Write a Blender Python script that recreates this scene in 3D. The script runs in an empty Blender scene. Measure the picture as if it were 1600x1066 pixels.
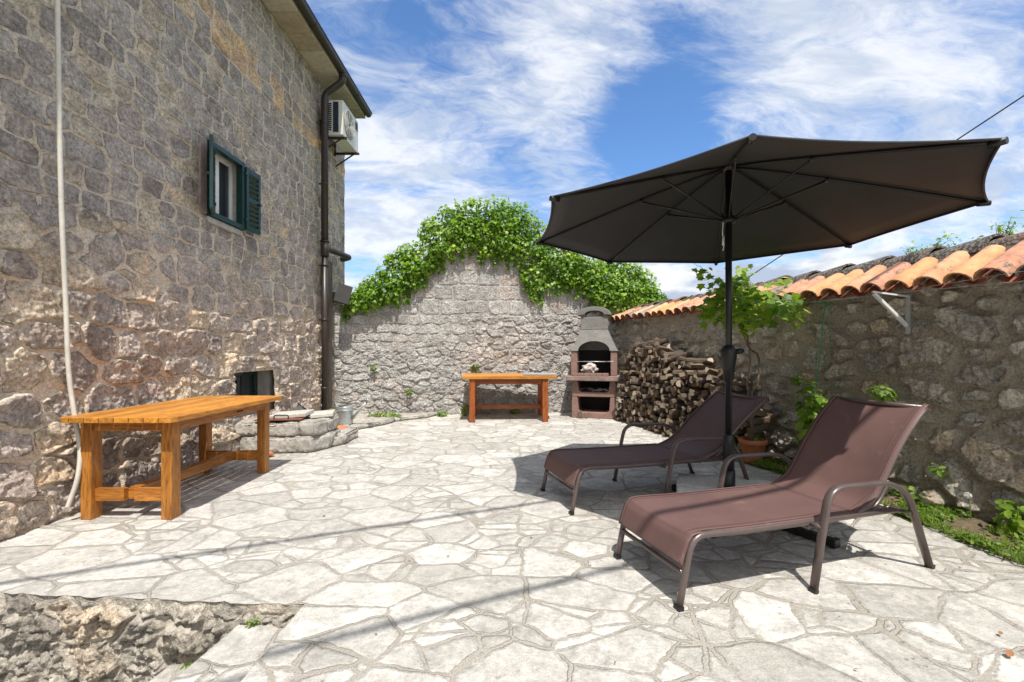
import bpy, bmesh, math, random
import numpy as np
from mathutils import Vector, Matrix
R = math.radians
random.seed(7); rng = np.random.default_rng(7)
sc = bpy.context.scene
COL = sc.collection
H = 1.205                      # eye height above the paving

# ------------------------------------------------------------------ camera
cam = bpy.data.cameras.new('camera'); camo = bpy.data.objects.new('camera', cam); COL.objects.link(camo)
camo.location = (0, 0, H); camo.rotation_euler = (R(90), 0, 0)
cam.sensor_width = 36; cam.lens = 708/1600*36; cam.shift_y = 14/1600
cam.clip_start = .05; cam.clip_end = 3000
sc.camera = camo

# ------------------------------------------------------------------ node helpers
class NT:
    def __init__(s, tree): s.t = tree; s.t.nodes.clear()
    def n(s, typ, **k):
        nd = s.t.nodes.new(typ)
        for a, v in k.items():
            if a.startswith('i_'):
                key = a[2:]; key = int(key) if key.isdigit() else key.replace('_', ' ')
                s.set(nd.inputs[key], v)
            else: setattr(nd, a, v)
        return nd
    def set(s, sock, v):
        if isinstance(v, bpy.types.NodeSocket): s.t.links.new(v, sock)
        elif isinstance(v, bpy.types.Node): s.t.links.new(v.outputs[0], sock)
        else: sock.default_value = v
    def math(s, op, a, b=0.0, c=None, clamp=False):
        nd = s.n('ShaderNodeMath', operation=op, use_clamp=clamp); s.set(nd.inputs[0], a); s.set(nd.inputs[1], b)
        if c is not None: s.set(nd.inputs[2], c)
        return nd.outputs[0]
    def vmath(s, op, a, b=None):
        nd = s.n('ShaderNodeVectorMath', operation=op); s.set(nd.inputs[0], a)
        if b is not None:
            if op == 'SCALE': s.set(nd.inputs[3], b)
            else: s.set(nd.inputs[1], b)
        return nd.outputs['Value'] if op in ('LENGTH', 'DISTANCE', 'DOT_PRODUCT') else nd.outputs[0]
    def mix(s, f, a, b, blend='MIX'):
        nd = s.n('ShaderNodeMix', data_type='RGBA', blend_type=blend)
        s.set(nd.inputs[0], f)
        for i, v in ((6, a), (7, b)):
            if isinstance(v, tuple) and len(v) == 3: v = v+(1,)
            s.set(nd.inputs[i], v)
        return nd.outputs[2]
    def ramp(s, f, stops, interp='LINEAR'):
        nd = s.n('ShaderNodeValToRGB'); s.set(nd.inputs[0], f); cr = nd.color_ramp; cr.interpolation = interp
        while len(cr.elements) < len(stops): cr.elements.new(.5)
        for e, (p, c) in zip(cr.elements, stops):
            e.position = p
            if not isinstance(c, tuple): c = (c, c, c)
            e.color = c+(1,) if len(c) == 3 else c
        return nd.outputs[0]
    def noise(s, vec, scale, detail=4, rough=.55, dist=0, out=0):
        nd = s.n('ShaderNodeTexNoise'); s.set(nd.inputs['Vector'], vec)
        nd.inputs['Scale'].default_value = scale; nd.inputs['Detail'].default_value = detail
        nd.inputs['Roughness'].default_value = rough; nd.inputs['Distortion'].default_value = dist
        return nd.outputs[out]
    def map(s, vec, loc=(0,0,0), rot=(0,0,0), scl=(1,1,1)):
        nd = s.n('ShaderNodeMapping'); s.set(nd.inputs[0], vec)
        nd.inputs[1].default_value = loc; nd.inputs[2].default_value = rot; nd.inputs[3].default_value = scl
        return nd.outputs[0]
    def smooth(s, x, a, b):
        nd = s.n('ShaderNodeMapRange', interpolation_type='SMOOTHSTEP'); s.set(nd.inputs[0], x)
        s.set(nd.inputs[1], a); s.set(nd.inputs[2], b)
        return nd.outputs[0]

# ------------------------------------------------------------------ sky, sun, exposure
LIGHT = Vector((-.23, 1.05, -2.155)).normalized()
w = bpy.data.worlds.new('World'); sc.world = w; w.use_nodes = True
t = NT(w.node_tree)
sky = t.n('ShaderNodeTexSky', sky_type='NISHITA', sun_disc=False)
sky.sun_elevation = math.asin(-LIGHT.z); sky.sun_rotation = math.atan2(-LIGHT.x, -LIGHT.y)
sky.air_density = 1.0; sky.dust_density = .25; sky.ozone_density = 2.6; sky.altitude = 300
tc = t.n('ShaderNodeTexCoord').outputs['Generated']
sp = t.n('ShaderNodeSeparateXYZ'); t.set(sp.inputs[0], tc)
zz = t.math('ADD', t.math('MAXIMUM', sp.outputs[2], 0.0), .22)
cx_ = t.math('DIVIDE', sp.outputs[0], zz); cy_ = t.math('DIVIDE', sp.outputs[1], zz)
cv = t.n('ShaderNodeCombineXYZ'); t.set(cv.inputs[0], cx_); t.set(cv.inputs[1], cy_)
cvm = t.map(cv.outputs[0], loc=(3.1, 1.7, 0), rot=(0, 0, R(-35)), scl=(.8, 1.35, 1))
warp = t.noise(cvm, 1.6, 4, .55, 0, 1)
cvw = t.vmath('ADD', cvm, t.vmath('SCALE', t.vmath('SUBTRACT', warp, (.5, .5, .5)), .55))
big = t.noise(cvw, .75, 3, .5)
fine = t.noise(cvw, 2.6, 10, .64)
fine2 = t.noise(t.map(cvw, rot=(0, 0, R(20)), scl=(1, 1.8, 1)), 9, 8, .7)
dens = t.math('ADD', t.math('ADD', t.math('MULTIPLY', big, .5), t.math('MULTIPLY', fine, .55)), t.math('MULTIPLY', t.math('SUBTRACT', fine2, .5), .22))
# cloud thicker or thinner by direction, in view and as unseen added fill
def blob(dv, rad, amt, base):
    d = t.vmath('DISTANCE', tc, tuple(Vector(dv).normalized()))
    return t.math('ADD', base, t.math('MULTIPLY', t.math('SUBTRACT', 1.0, t.smooth(d, 0.0, rad)), amt))
def pxdir(x, y): return ((x-800)/708, 1, (547-y)/708)
for (px, py, rad, amt) in ((600, 300, .36, .13), (850, 40, .4, .05), (1060, 160, .22, -.17), (1000, 230, .2, -.10), (900, 130, .2, .06), (820, 250, .16, -.05),
                           (1350, 90, .5, .06), (1560, 280, .3, .06), (1420, 160, .2, -.06), (640, 60, .26, -.07), (720, 250, .12, -.05), (1130, 180, .14, .04), (1250, 30, .3, .03)):
    dens = blob(pxdir(px, py), rad, amt, dens)
dens = blob((.1, -1, .7), 1.25, .5, dens); dens = blob((1, -.2, .6), .7, .3, dens)  # dense cloud behind and beside the view, added for neutral fill light
cf = t.smooth(dens, .44, .68)
# puffy cumulus low on the horizon
cum = t.noise(t.vmath('MULTIPLY', tc, (1, 1, 1.9)), 4.2, 9, .58, .2)
band = t.math('MULTIPLY', t.smooth(sp.outputs[2], .34, .16), t.smooth(cum, .44, .55))
shade = t.noise(t.vmath('MULTIPLY', tc, (1, 1, 2.6)), 5.5, 6, .6)
ccol = t.mix(t.smooth(shade, .42, .6), (2.9, 3.4, 4.3), (5.6, 5.7, 5.8))
wisp = (5.7, 5.8, 5.95, 1)
skyc = t.mix(1.0, sky.outputs[0], (.74, .97, 1.18, 1), 'MULTIPLY')
skyc = t.mix(t.math('MULTIPLY', cf, .88), skyc, t.mix(t.smooth(t.noise(cvw, 4.5, 7, .6), .38, .6), (3.9, 4.3, 4.9), wisp))
skyc = t.mix(band, skyc, ccol)
near_sun = t.smooth(t.vmath('DISTANCE', tc, tuple(-LIGHT)), 1.05, .15)          # out-of-view sky around the sun brightened, added to lift ambient light
skyc = t.mix(1.0, skyc, t.mix(near_sun, (1, 1, 1), (1.75, 1.7, 1.6)), 'MULTIPLY')
bg = t.n('ShaderNodeBackground'); t.set(bg.inputs[0], skyc); bg.inputs[1].default_value = .14
t.set(t.n('ShaderNodeOutputWorld').inputs[0], bg)

sun = bpy.data.lights.new('sun', 'SUN'); suno = bpy.data.objects.new('sun', sun); COL.objects.link(suno)
sun.energy = 4.4; sun.angle = R(.53); sun.color = (1, .955, .885)
suno.rotation_euler = LIGHT.to_track_quat('-Z', 'Y').to_euler(); suno.location = (2, -5, 12)
sc.view_settings.view_transform = 'Standard'; sc.view_settings.look = 'None'
sc.view_settings.gamma = 1; sc.view_settings.use_curve_mapping = False
sc.view_settings.exposure = .38
sc.render.engine = 'CYCLES'; sc.cycles.max_bounces = 8; sc.cycles.diffuse_bounces = 4; sc.cycles.transparent_max_bounces = 16

# ------------------------------------------------------------------ object helpers
def tag(o, label=None, cat=None, group=None, kind=None):
    if label: o['label'] = label
    if cat: o['category'] = cat
    if group: o['group'] = group
    if kind: o['kind'] = kind
    return o
def empty(name, loc, rz=0, **k):
    o = bpy.data.objects.new(name, None); COL.objects.link(o); o.location = loc; o.rotation_euler = (0, 0, rz)
    o.empty_display_size = .1
    return tag(o, **k)
def link_mesh(name, me, mat, parent=None, loc=None):
    o = bpy.data.objects.new(name, me); COL.objects.link(o)
    if mat: me.materials.append(mat)
    if parent: o.parent = parent
    if loc is not None: o.location = loc
    return o
class MB:
    def __init__(s): s.v = []; s.f = []; s.sm = []
    def add(s, vs, fs, smooth=False):
        b = len(s.v); s.v += [tuple(v) for v in vs]; s.f += [tuple(i+b for i in f) for f in fs]; s.sm += [smooth]*len(fs)
        return s
    def box(s, x0, x1, y0, y1, z0, z1, M=None):
        vs = [Vector((x, y, z)) for z in (z0, z1) for y in (y0, y1) for x in (x0, x1)]
        if M is not None: vs = [M @ v for v in vs]
        return s.add(vs, [(0,2,3,1), (4,5,7,6), (0,1,5,4), (2,6,7,3), (0,4,6,2), (1,3,7,5)])
    def bar(s, a, b, wx, wz, up=(0, 0, 1)):          # square bar from a to b
        a = Vector(a); b = Vector(b); d = (b-a); L = d.length; d.normalize()
        u = Vector(up); sx = d.cross(u).normalized(); uz = sx.cross(d).normalized()
        vs = []
        for p in (a, b):
            for i, j in ((-1,-1), (1,-1), (1,1), (-1,1)): vs.append(p+sx*(wx/2*i)+uz*(wz/2*j))
        return s.add(vs, [(3,2,1,0), (4,5,6,7), (0,1,5,4), (1,2,6,5), (2,3,7,6), (3,0,4,7)])
    def tube(s, pts, r, n=10, closed=False, caps=True, flat=None):
        pts = [Vector(p) for p in pts]; m = len(pts)
        rr = r if isinstance(r, (list, tuple)) else [r]*m
        up = None; rings = []
        for i, p in enumerate(pts):
            if closed: d = (pts[(i+1) % m]-pts[i-1]).normalized()
            else: d = (pts[min(i+1, m-1)]-pts[max(i-1, 0)]).normalized()
            if up is None:
                a = Vector((0, 0, 1)) if abs(d.z) < .9 else Vector((1, 0, 0))
                up = (a-d*a.dot(d)).normalized()
            else: up = (up-d*up.dot(d)).normalized()
            sd = d.cross(up)
            fa, fb = flat or (1, 1)
            rings.append([p+(up*math.cos(2*math.pi*k/n)*fa+sd*math.sin(2*math.pi*k/n)*fb)*rr[i] for k in range(n)])
        vs = [v for rg in rings for v in rg]; fs = []
        for i in range(m if closed else m-1):
            j = (i+1) % m
            for k in range(n):
                k2 = (k+1) % n; fs.append((i*n+k, j*n+k, j*n+k2, i*n+k2))
        s.add(vs, fs, True)
        if caps and not closed:
            b = len(s.v)-len(vs)
            s.f.append(tuple(b+k for k in range(n))); s.sm.append(False)
            s.f.append(tuple(b+(m-1)*n+k for k in reversed(range(n)))); s.sm.append(False)
        return s
    def lathe(s, prof, n=24, c=(0, 0, 0), sc_=(1, 1)):
        vs = [(c[0]+r*math.cos(2*math.pi*k/n)*sc_[0], c[1]+r*math.sin(2*math.pi*k/n)*sc_[1], c[2]+z) for r, z in prof for k in range(n)]
        fs = [(i*n+k, i*n+(k+1) % n, (i+1)*n+(k+1) % n, (i+1)*n+k) for i in range(len(prof)-1) for k in range(n)]
        return s.add(vs, fs, True)
    def prism(s, poly, fn, t0, t1):                  # poly in 2-D, fn(a,b,t)->point, thickness t0..t1
        n = len(poly)
        vs = [fn(a, b, t0) for a, b in poly]+[fn(a, b, t1) for a, b in poly]
        fs = [tuple(reversed(range(n))), tuple(range(n, 2*n))]+[(k, (k+1) % n, n+(k+1) % n, n+k) for k in range(n)]
        return s.add(vs, fs)
    def build(s, name, mat, parent=None, bevel=0, loc=None, seg=2, solid=0, sub=0, smooth_all=False):
        me = bpy.data.meshes.new(name); me.from_pydata(s.v, [], s.f); me.update()
        bm = bmesh.new(); bm.from_mesh(me); bmesh.ops.recalc_face_normals(bm, faces=bm.faces); bm.to_mesh(me); bm.free()
        me.polygons.foreach_set('use_smooth', [True]*len(s.f) if smooth_all else s.sm)
        o = link_mesh(name, me, mat, parent, loc)
        if bevel:
            md = o.modifiers.new('bevel', 'BEVEL'); md.width = bevel; md.segments = seg; md.limit_method = 'ANGLE'; md.angle_limit = R(40)
        if solid:
            md = o.modifiers.new('solid', 'SOLIDIFY'); md.thickness = solid; md.offset = 0
        if sub:
            md = o.modifiers.new('sub', 'SUBSURF'); md.levels = sub; md.render_levels = sub
        return o
def curve_pts(pts, n=8):                             # Catmull-Rom through points
    P = [Vector(p) for p in pts]; P = [P[0]*2-P[1]]+P+[P[-1]*2-P[-2]]; out = []
    for i in range(1, len(P)-2):
        a, b, c, d = P[i-1:i+3]
        for k in range(n):
            u = k/n
            out.append(.5*((2*b)+(c-a)*u+(2*a-5*b+4*c-d)*u*u+(3*b-a-3*c+d)*u**3))
    out.append(P[-2]); return out
def fillet(pts, r, n=5):                             # polyline with rounded corners
    P = [Vector(p) for p in pts]; out = [P[0]]
    for i in range(1, len(P)-1):
        a = (P[i-1]-P[i]); b = (P[i+1]-P[i]); q = min(r, a.length*.49, b.length*.49)
        A = P[i]+a.normalized()*q; B = P[i]+b.normalized()*q
        for k in range(n+1):
            u = k/n; out.append(A*(1-u)**2+P[i]*2*u*(1-u)+B*u*u)
    out.append(P[-1]); return out

# ------------------------------------------------------------------ numpy noise
def h2(ix, iy, seed):
    x = (ix.astype(np.int64)*374761393+iy.astype(np.int64)*668265263+seed*982451653) & 0xffffffff
    x = ((x ^ (x >> 13))*1274126177) & 0xffffffff
    x = ((x ^ (x >> 16))*2246822519) & 0xffffffff
    return ((x ^ (x >> 15)) & 0xffffff)/float(0xffffff)
def vn(x, y, seed):
    ix = np.floor(x); iy = np.floor(y); fx = x-ix; fy = y-iy
    fx = fx*fx*(3-2*fx); fy = fy*fy*(3-2*fy); ix = ix.astype(np.int64); iy = iy.astype(np.int64)
    return (h2(ix, iy, seed)*(1-fx)+h2(ix+1, iy, seed)*fx)*(1-fy)+(h2(ix, iy+1, seed)*(1-fx)+h2(ix+1, iy+1, seed)*fx)*fy
def fbm(x, y, o, seed, g=.5):
    s = 0; a = 1; n = 0
    for i in range(o):
        s = s+a*vn(x*2**i+i*17.3, y*2**i-i*9.1, seed+i); n += a; a *= g
    return s/n
def ridg(x, y, o, seed):
    s = 0; a = 1; n = 0
    for i in range(o):
        s = s+a*(1-abs(2*vn(x*2**i+i*7.3, y*2**i-i*3.1, seed+i)-1)); n += a; a *= .55
    return s/n
def sst(x, a, b):
    q = np.clip((x-a)/(b-a), 0, 1); return q*q*(3-2*q)
def cells(u, v, cw, ch, seed, p=3.5, ju=.7, jv=.35, wv=.35):
    u0, v0 = u/cw, v/ch
    rr = np.floor(v0).astype(np.int64)
    F1 = np.full(u.shape, 9.); F2 = F1.copy(); I = np.zeros(u.shape); J = np.zeros(u.shape); DU = np.zeros(u.shape); DV = np.zeros(u.shape)
    for dr in (-1, 0, 1):
        r = rr+dr; off = h2(r, r*0+5, seed+11)
        c0 = np.floor(u0-off).astype(np.int64)
        for dc in (-2, -1, 0, 1, 2):
            c = c0+dc
            a = h2(c, r, seed+1); b = h2(c, r, seed+2); q = h2(c, r, seed+3); q2 = h2(c, r, seed+4)
            du = u0-(c+.5+(a-.5)*ju+off); dv = v0-(r+.5+(b-.5)*jv)
            ww = 1+wv*(q-.5)*2
            d = (np.abs(du)**p+np.abs(dv)**p)**(1/p)/ww
            near = d < F1; mid = (~near) & (d < F2)
            F2 = np.where(near, F1, np.where(mid, d, F2))
            F1 = np.where(near, d, F1); I = np.where(near, q2, I); J = np.where(near, h2(c, r, seed+6), J)
            DU = np.where(near, du, DU); DV = np.where(near, dv, DV)
    return F2-F1, I, J, DU, DV

def facets(u, v, s_, seed):
    e_, i_, j_, a_, b_ = cells(u+.3*s_*(fbm(u/s_*.8, v/s_*.8, 2, seed+5)-.5), v+.3*s_*(fbm(u/s_*.8, v/s_*.8, 2, seed+6)-.5), s_, s_*.72, seed, 2., 1., .9, .3)
    return a_*(i_-.5)*1.5+b_*(j_-.5)*1.5+.55*(h2((i_*9999).astype(np.int64), (j_*9999).astype(np.int64), 3)-.5)
# ------------------------------------------------------------------ materials
def new_mat(name):
    m = bpy.data.materials.new(name); m.use_nodes = True; return m, NT(m.node_tree)
def finish(t, col, rough=.8, bump=None, bstr=.3, bdist=.01, metal=0, spec=.5, **k):
    b = t.n('ShaderNodeBsdfPrincipled')
    if isinstance(col, tuple) and len(col) == 3: col = col+(1,)
    t.set(b.inputs['Base Color'], col); t.set(b.inputs['Roughness'], rough); t.set(b.inputs['Metallic'], metal)
    t.set(b.inputs['Specular IOR Level'], spec)
    for a, v in k.items(): t.set(b.inputs[a.replace('_', ' ')], v)
    if bump is not None:
        bn = t.n('ShaderNodeBump'); t.set(bn.inputs['Height'], bump); bn.inputs['Strength'].default_value = bstr; bn.inputs['Distance'].default_value = bdist
        t.set(b.inputs['Normal'], bn)
    t.set(t.n('ShaderNodeOutputMaterial').inputs[0], b)
    return b
def obj_co(t): return t.n('ShaderNodeTexCoord').outputs['Object']

def stone_mat(name, pal, mortar, mortar_w=.1, stain=(.1, .09, .08), lichen=.25, tint=(1, 1, 1), blend=.85, vtint=None, vein=0):
    m, t = new_mat(name); co = obj_co(t)
    at = t.n('ShaderNodeAttribute', attribute_name='st'); sc3 = t.n('ShaderNodeSeparateColor'); t.set(sc3.inputs[0], at.outputs['Color'])
    idr, edge, idb = sc3.outputs
    n1 = t.noise(co, 7, 5, .6); n2 = t.noise(co, 38, 6, .7); n3 = t.noise(co, 140, 3, .6); n4 = t.noise(co, 1.3, 3, .5)
    base = t.ramp(t.math('ADD', idr, t.math('MULTIPLY', t.math('SUBTRACT', n1, .5), .22)), pal)
    base = t.mix(1, base, t.ramp(n2, [(.34, .55), (.5, 1.0), (.66, 1.45)]), 'MULTIPLY')
    base = t.mix(1, base, t.ramp(n1, [(.34, .72), (.5, 1.0), (.66, 1.25)]), 'MULTIPLY')
    base = t.mix(1, base, t.ramp(n3, [(.34, .78), (.66, 1.22)]), 'MULTIPLY')
    base = t.mix(1, base, t.ramp(n4, [(.3, .84), (.7, 1.13)]), 'MULTIPLY')
    # iron stains and pale lichen patches
    base = t.mix(t.math('MULTIPLY', t.smooth(t.noise(co, 4.3, 6, .7, .4), .60, .74), .22), base, (.34, .25, .17))
    base = t.mix(t.math('MULTIPLY', t.smooth(t.noise(co, 13, 7, .75), .55, .66), lichen), base, (.42, .40, .36))
    base = t.mix(t.math('MULTIPLY', t.smooth(t.noise(co, 9, 7, .75, .3), .60, .70), .6), base, stain)
    mo = t.mix(1, (*mortar, 1), t.ramp(t.noise(co, 55, 5, .75), [(.36, .66), (.64, 1.28)]), 'MULTIPLY')
    e = t.math('ADD', edge, t.math('MULTIPLY', t.math('SUBTRACT', t.noise(co, 26, 5, .7), .5), .16))
    mk = t.smooth(e, mortar_w+.05, mortar_w-.02)
    colr = t.mix(t.math('MULTIPLY', mk, blend), base, mo)
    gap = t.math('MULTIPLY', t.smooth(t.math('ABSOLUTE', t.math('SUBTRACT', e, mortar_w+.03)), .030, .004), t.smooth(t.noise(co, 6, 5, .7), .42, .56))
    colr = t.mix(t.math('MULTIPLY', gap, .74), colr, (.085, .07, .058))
    colr = t.mix(1, colr, (*tint, 1), 'MULTIPLY')
    if vtint: colr = vtint(t, colr)
    vor = t.n('ShaderNodeTexVoronoi', feature='F1'); t.set(vor.inputs[0], t.vmath('ADD', co, t.vmath('SCALE', t.noise(co, 20, 3, .5, 0, 1), .05))); vor.inputs['Scale'].default_value = 30
    hgt = t.math('ADD', t.math('MULTIPLY', n2, 1.0), t.math('ADD', t.math('MULTIPLY', n3, .4), t.math('MULTIPLY', vor.outputs[0], .35)))
    finish(t, colr, .92, hgt, .9, .03, spec=.25)
    return m

def simple(name, col, rough=.6, nscale=20, var=.25, bstr=.15, bdist=.004, metal=0, spec=.5, stretch=(1, 1, 1), dirt=None, **k):
    m, t = new_mat(name); co = t.map(obj_co(t), scl=stretch)
    n = t.noise(co, nscale, 6, .65); n2 = t.noise(co, nscale*.18, 3, .5)
    c = t.mix(1, (*col, 1), t.ramp(t.math('ADD', t.math('MULTIPLY', n, .6), t.math('MULTIPLY', n2, .4)), [(.36, 1-var), (.64, 1+var)]), 'MULTIPLY')
    if dirt: c = t.mix(t.math('MULTIPLY', t.smooth(t.noise(co, nscale*.35, 7, .75), .5, .66), dirt[1]), c, dirt[0])
    finish(t, c, t.math('ADD', rough, t.math('MULTIPLY', t.math('SUBTRACT', n2, .5), .3)), n, bstr, bdist, metal, spec, **k)
    return m
def wood_mat(name, ca, cb, axis=1, rough=.38, dark=(.12, .04, .01), dk=.5, gs=1.0):
    m, t = new_mat(name); s = [9*gs, 9*gs, 9*gs]; s[axis] = .8*gs
    isl = t.n('ShaderNodeNewGeometry').outputs['Random Per Island']
    co = t.vmath('ADD', obj_co(t), t.vmath('SCALE', t.n('ShaderNodeCombineXYZ', i_0=isl, i_1=isl, i_2=isl).outputs[0], 7.0))
    cg = t.map(co, scl=tuple(s))
    g = t.noise(cg, 3.2, 8, .7, .6); g2 = t.noise(cg, 14, 4, .6)
    c = t.mix(t.smooth(g, .32, .66), tuple(x*.72 for x in ca)+(1,), tuple(cb)+(1,))
    c = t.mix(1, c, t.ramp(isl, [(0, .78), (1, 1.22)]), 'MULTIPLY')
    c = t.mix(t.math('MULTIPLY', t.smooth(g2, .50, .64), dk), c, dark)
    c = t.mix(t.math('MULTIPLY', t.smooth(t.noise(obj_co(t), 5, 6, .7), .58, .74), .45), c, dark)
    vor = t.n('ShaderNodeTexVoronoi'); t.set(vor.inputs[0], t.map(co, scl=tuple(x*.35 for x in s))); vor.inputs['Scale'].default_value = 2.2
    c = t.mix(t.math('MULTIPLY', t.smooth(vor.outputs[0], .13, .05), .7), c, dark)
    finish(t, c, rough, g2, .25, .003, spec=.4)
    return m
def leaf_mat(name, ca, cb, cc, trans=.45):
    m, t = new_mat(name)
    at = t.n('ShaderNodeAttribute', attribute_name='lf').outputs['Fac']
    c = t.ramp(at, [(0, ca), (.55, cb), (1, cc)])
    c = t.mix(1, c, t.ramp(t.noise(obj_co(t), 60, 2, .5), [(.3, .8), (.7, 1.2)]), 'MULTIPLY')
    b = t.n('ShaderNodeBsdfPrincipled'); t.set(b.inputs['Base Color'], c); b.inputs['Roughness'].default_value = .42; b.inputs['Specular IOR Level'].default_value = .35
    tr = t.n('ShaderNodeBsdfTranslucent'); t.set(tr.inputs[0], t.mix(1, c, (1.5, 1.5, .6, 1), 'MULTIPLY'))
    mx = t.n('ShaderNodeMixShader'); mx.inputs[0].default_value = trans; t.set(mx.inputs[1], b); t.set(mx.inputs[2], tr)
    t.set(t.n('ShaderNodeOutputMaterial').inputs[0], mx)
    return m

GREY = [(0, (.23, .21, .205)), (.25, (.27, .25, .245)), (.5, (.31, .29, .28)), (.72, (.28, .25, .245)), (.88, (.34, .305, .26)), (.97, (.37, .33, .28)), (1, (.41, .33, .25))]
def house_tint(t, c):                                # one course of honey-coloured blocks high on the wall
    sp_ = t.n('ShaderNodeSeparateXYZ'); t.set(sp_.inputs[0], obj_co(t))
    at = t.n('ShaderNodeAttribute', attribute_name='st'); s3 = t.n('ShaderNodeSeparateColor'); t.set(s3.inputs[0], at.outputs['Color'])
    top = t.math('MULTIPLY', t.smooth(sp_.outputs[2], 4.58, 4.62), t.smooth(sp_.outputs[2], 5.02, 4.96))
    f = t.math('MULTIPLY', t.math('MULTIPLY', top, t.smooth(s3.outputs[2], .40, .5)), t.smooth(s3.outputs[1], .03, .1))
    c = t.mix(f, c, t.mix(1, c, (1.45, 1.2, .92, 1), 'MULTIPLY'))
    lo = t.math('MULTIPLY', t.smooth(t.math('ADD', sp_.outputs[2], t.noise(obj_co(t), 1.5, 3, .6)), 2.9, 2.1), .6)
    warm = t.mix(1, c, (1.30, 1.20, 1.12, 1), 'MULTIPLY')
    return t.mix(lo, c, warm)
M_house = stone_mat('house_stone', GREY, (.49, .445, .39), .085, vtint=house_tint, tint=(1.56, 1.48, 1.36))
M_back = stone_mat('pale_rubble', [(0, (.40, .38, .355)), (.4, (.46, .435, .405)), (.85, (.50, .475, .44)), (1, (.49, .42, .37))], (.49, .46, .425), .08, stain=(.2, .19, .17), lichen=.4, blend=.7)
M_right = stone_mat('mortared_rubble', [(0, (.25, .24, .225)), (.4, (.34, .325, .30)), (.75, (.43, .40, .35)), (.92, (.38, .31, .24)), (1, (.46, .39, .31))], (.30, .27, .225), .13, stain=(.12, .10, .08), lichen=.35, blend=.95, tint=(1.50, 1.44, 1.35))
M_step = stone_mat('retaining_stone', [(0, (.22, .20, .18)), (.5, (.32, .30, .27)), (.85, (.36, .33, .29)), (1, (.40, .33, .26))], (.40, .37, .325), .08, lichen=.3, tint=(1.5, 1.46, 1.38))

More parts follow.
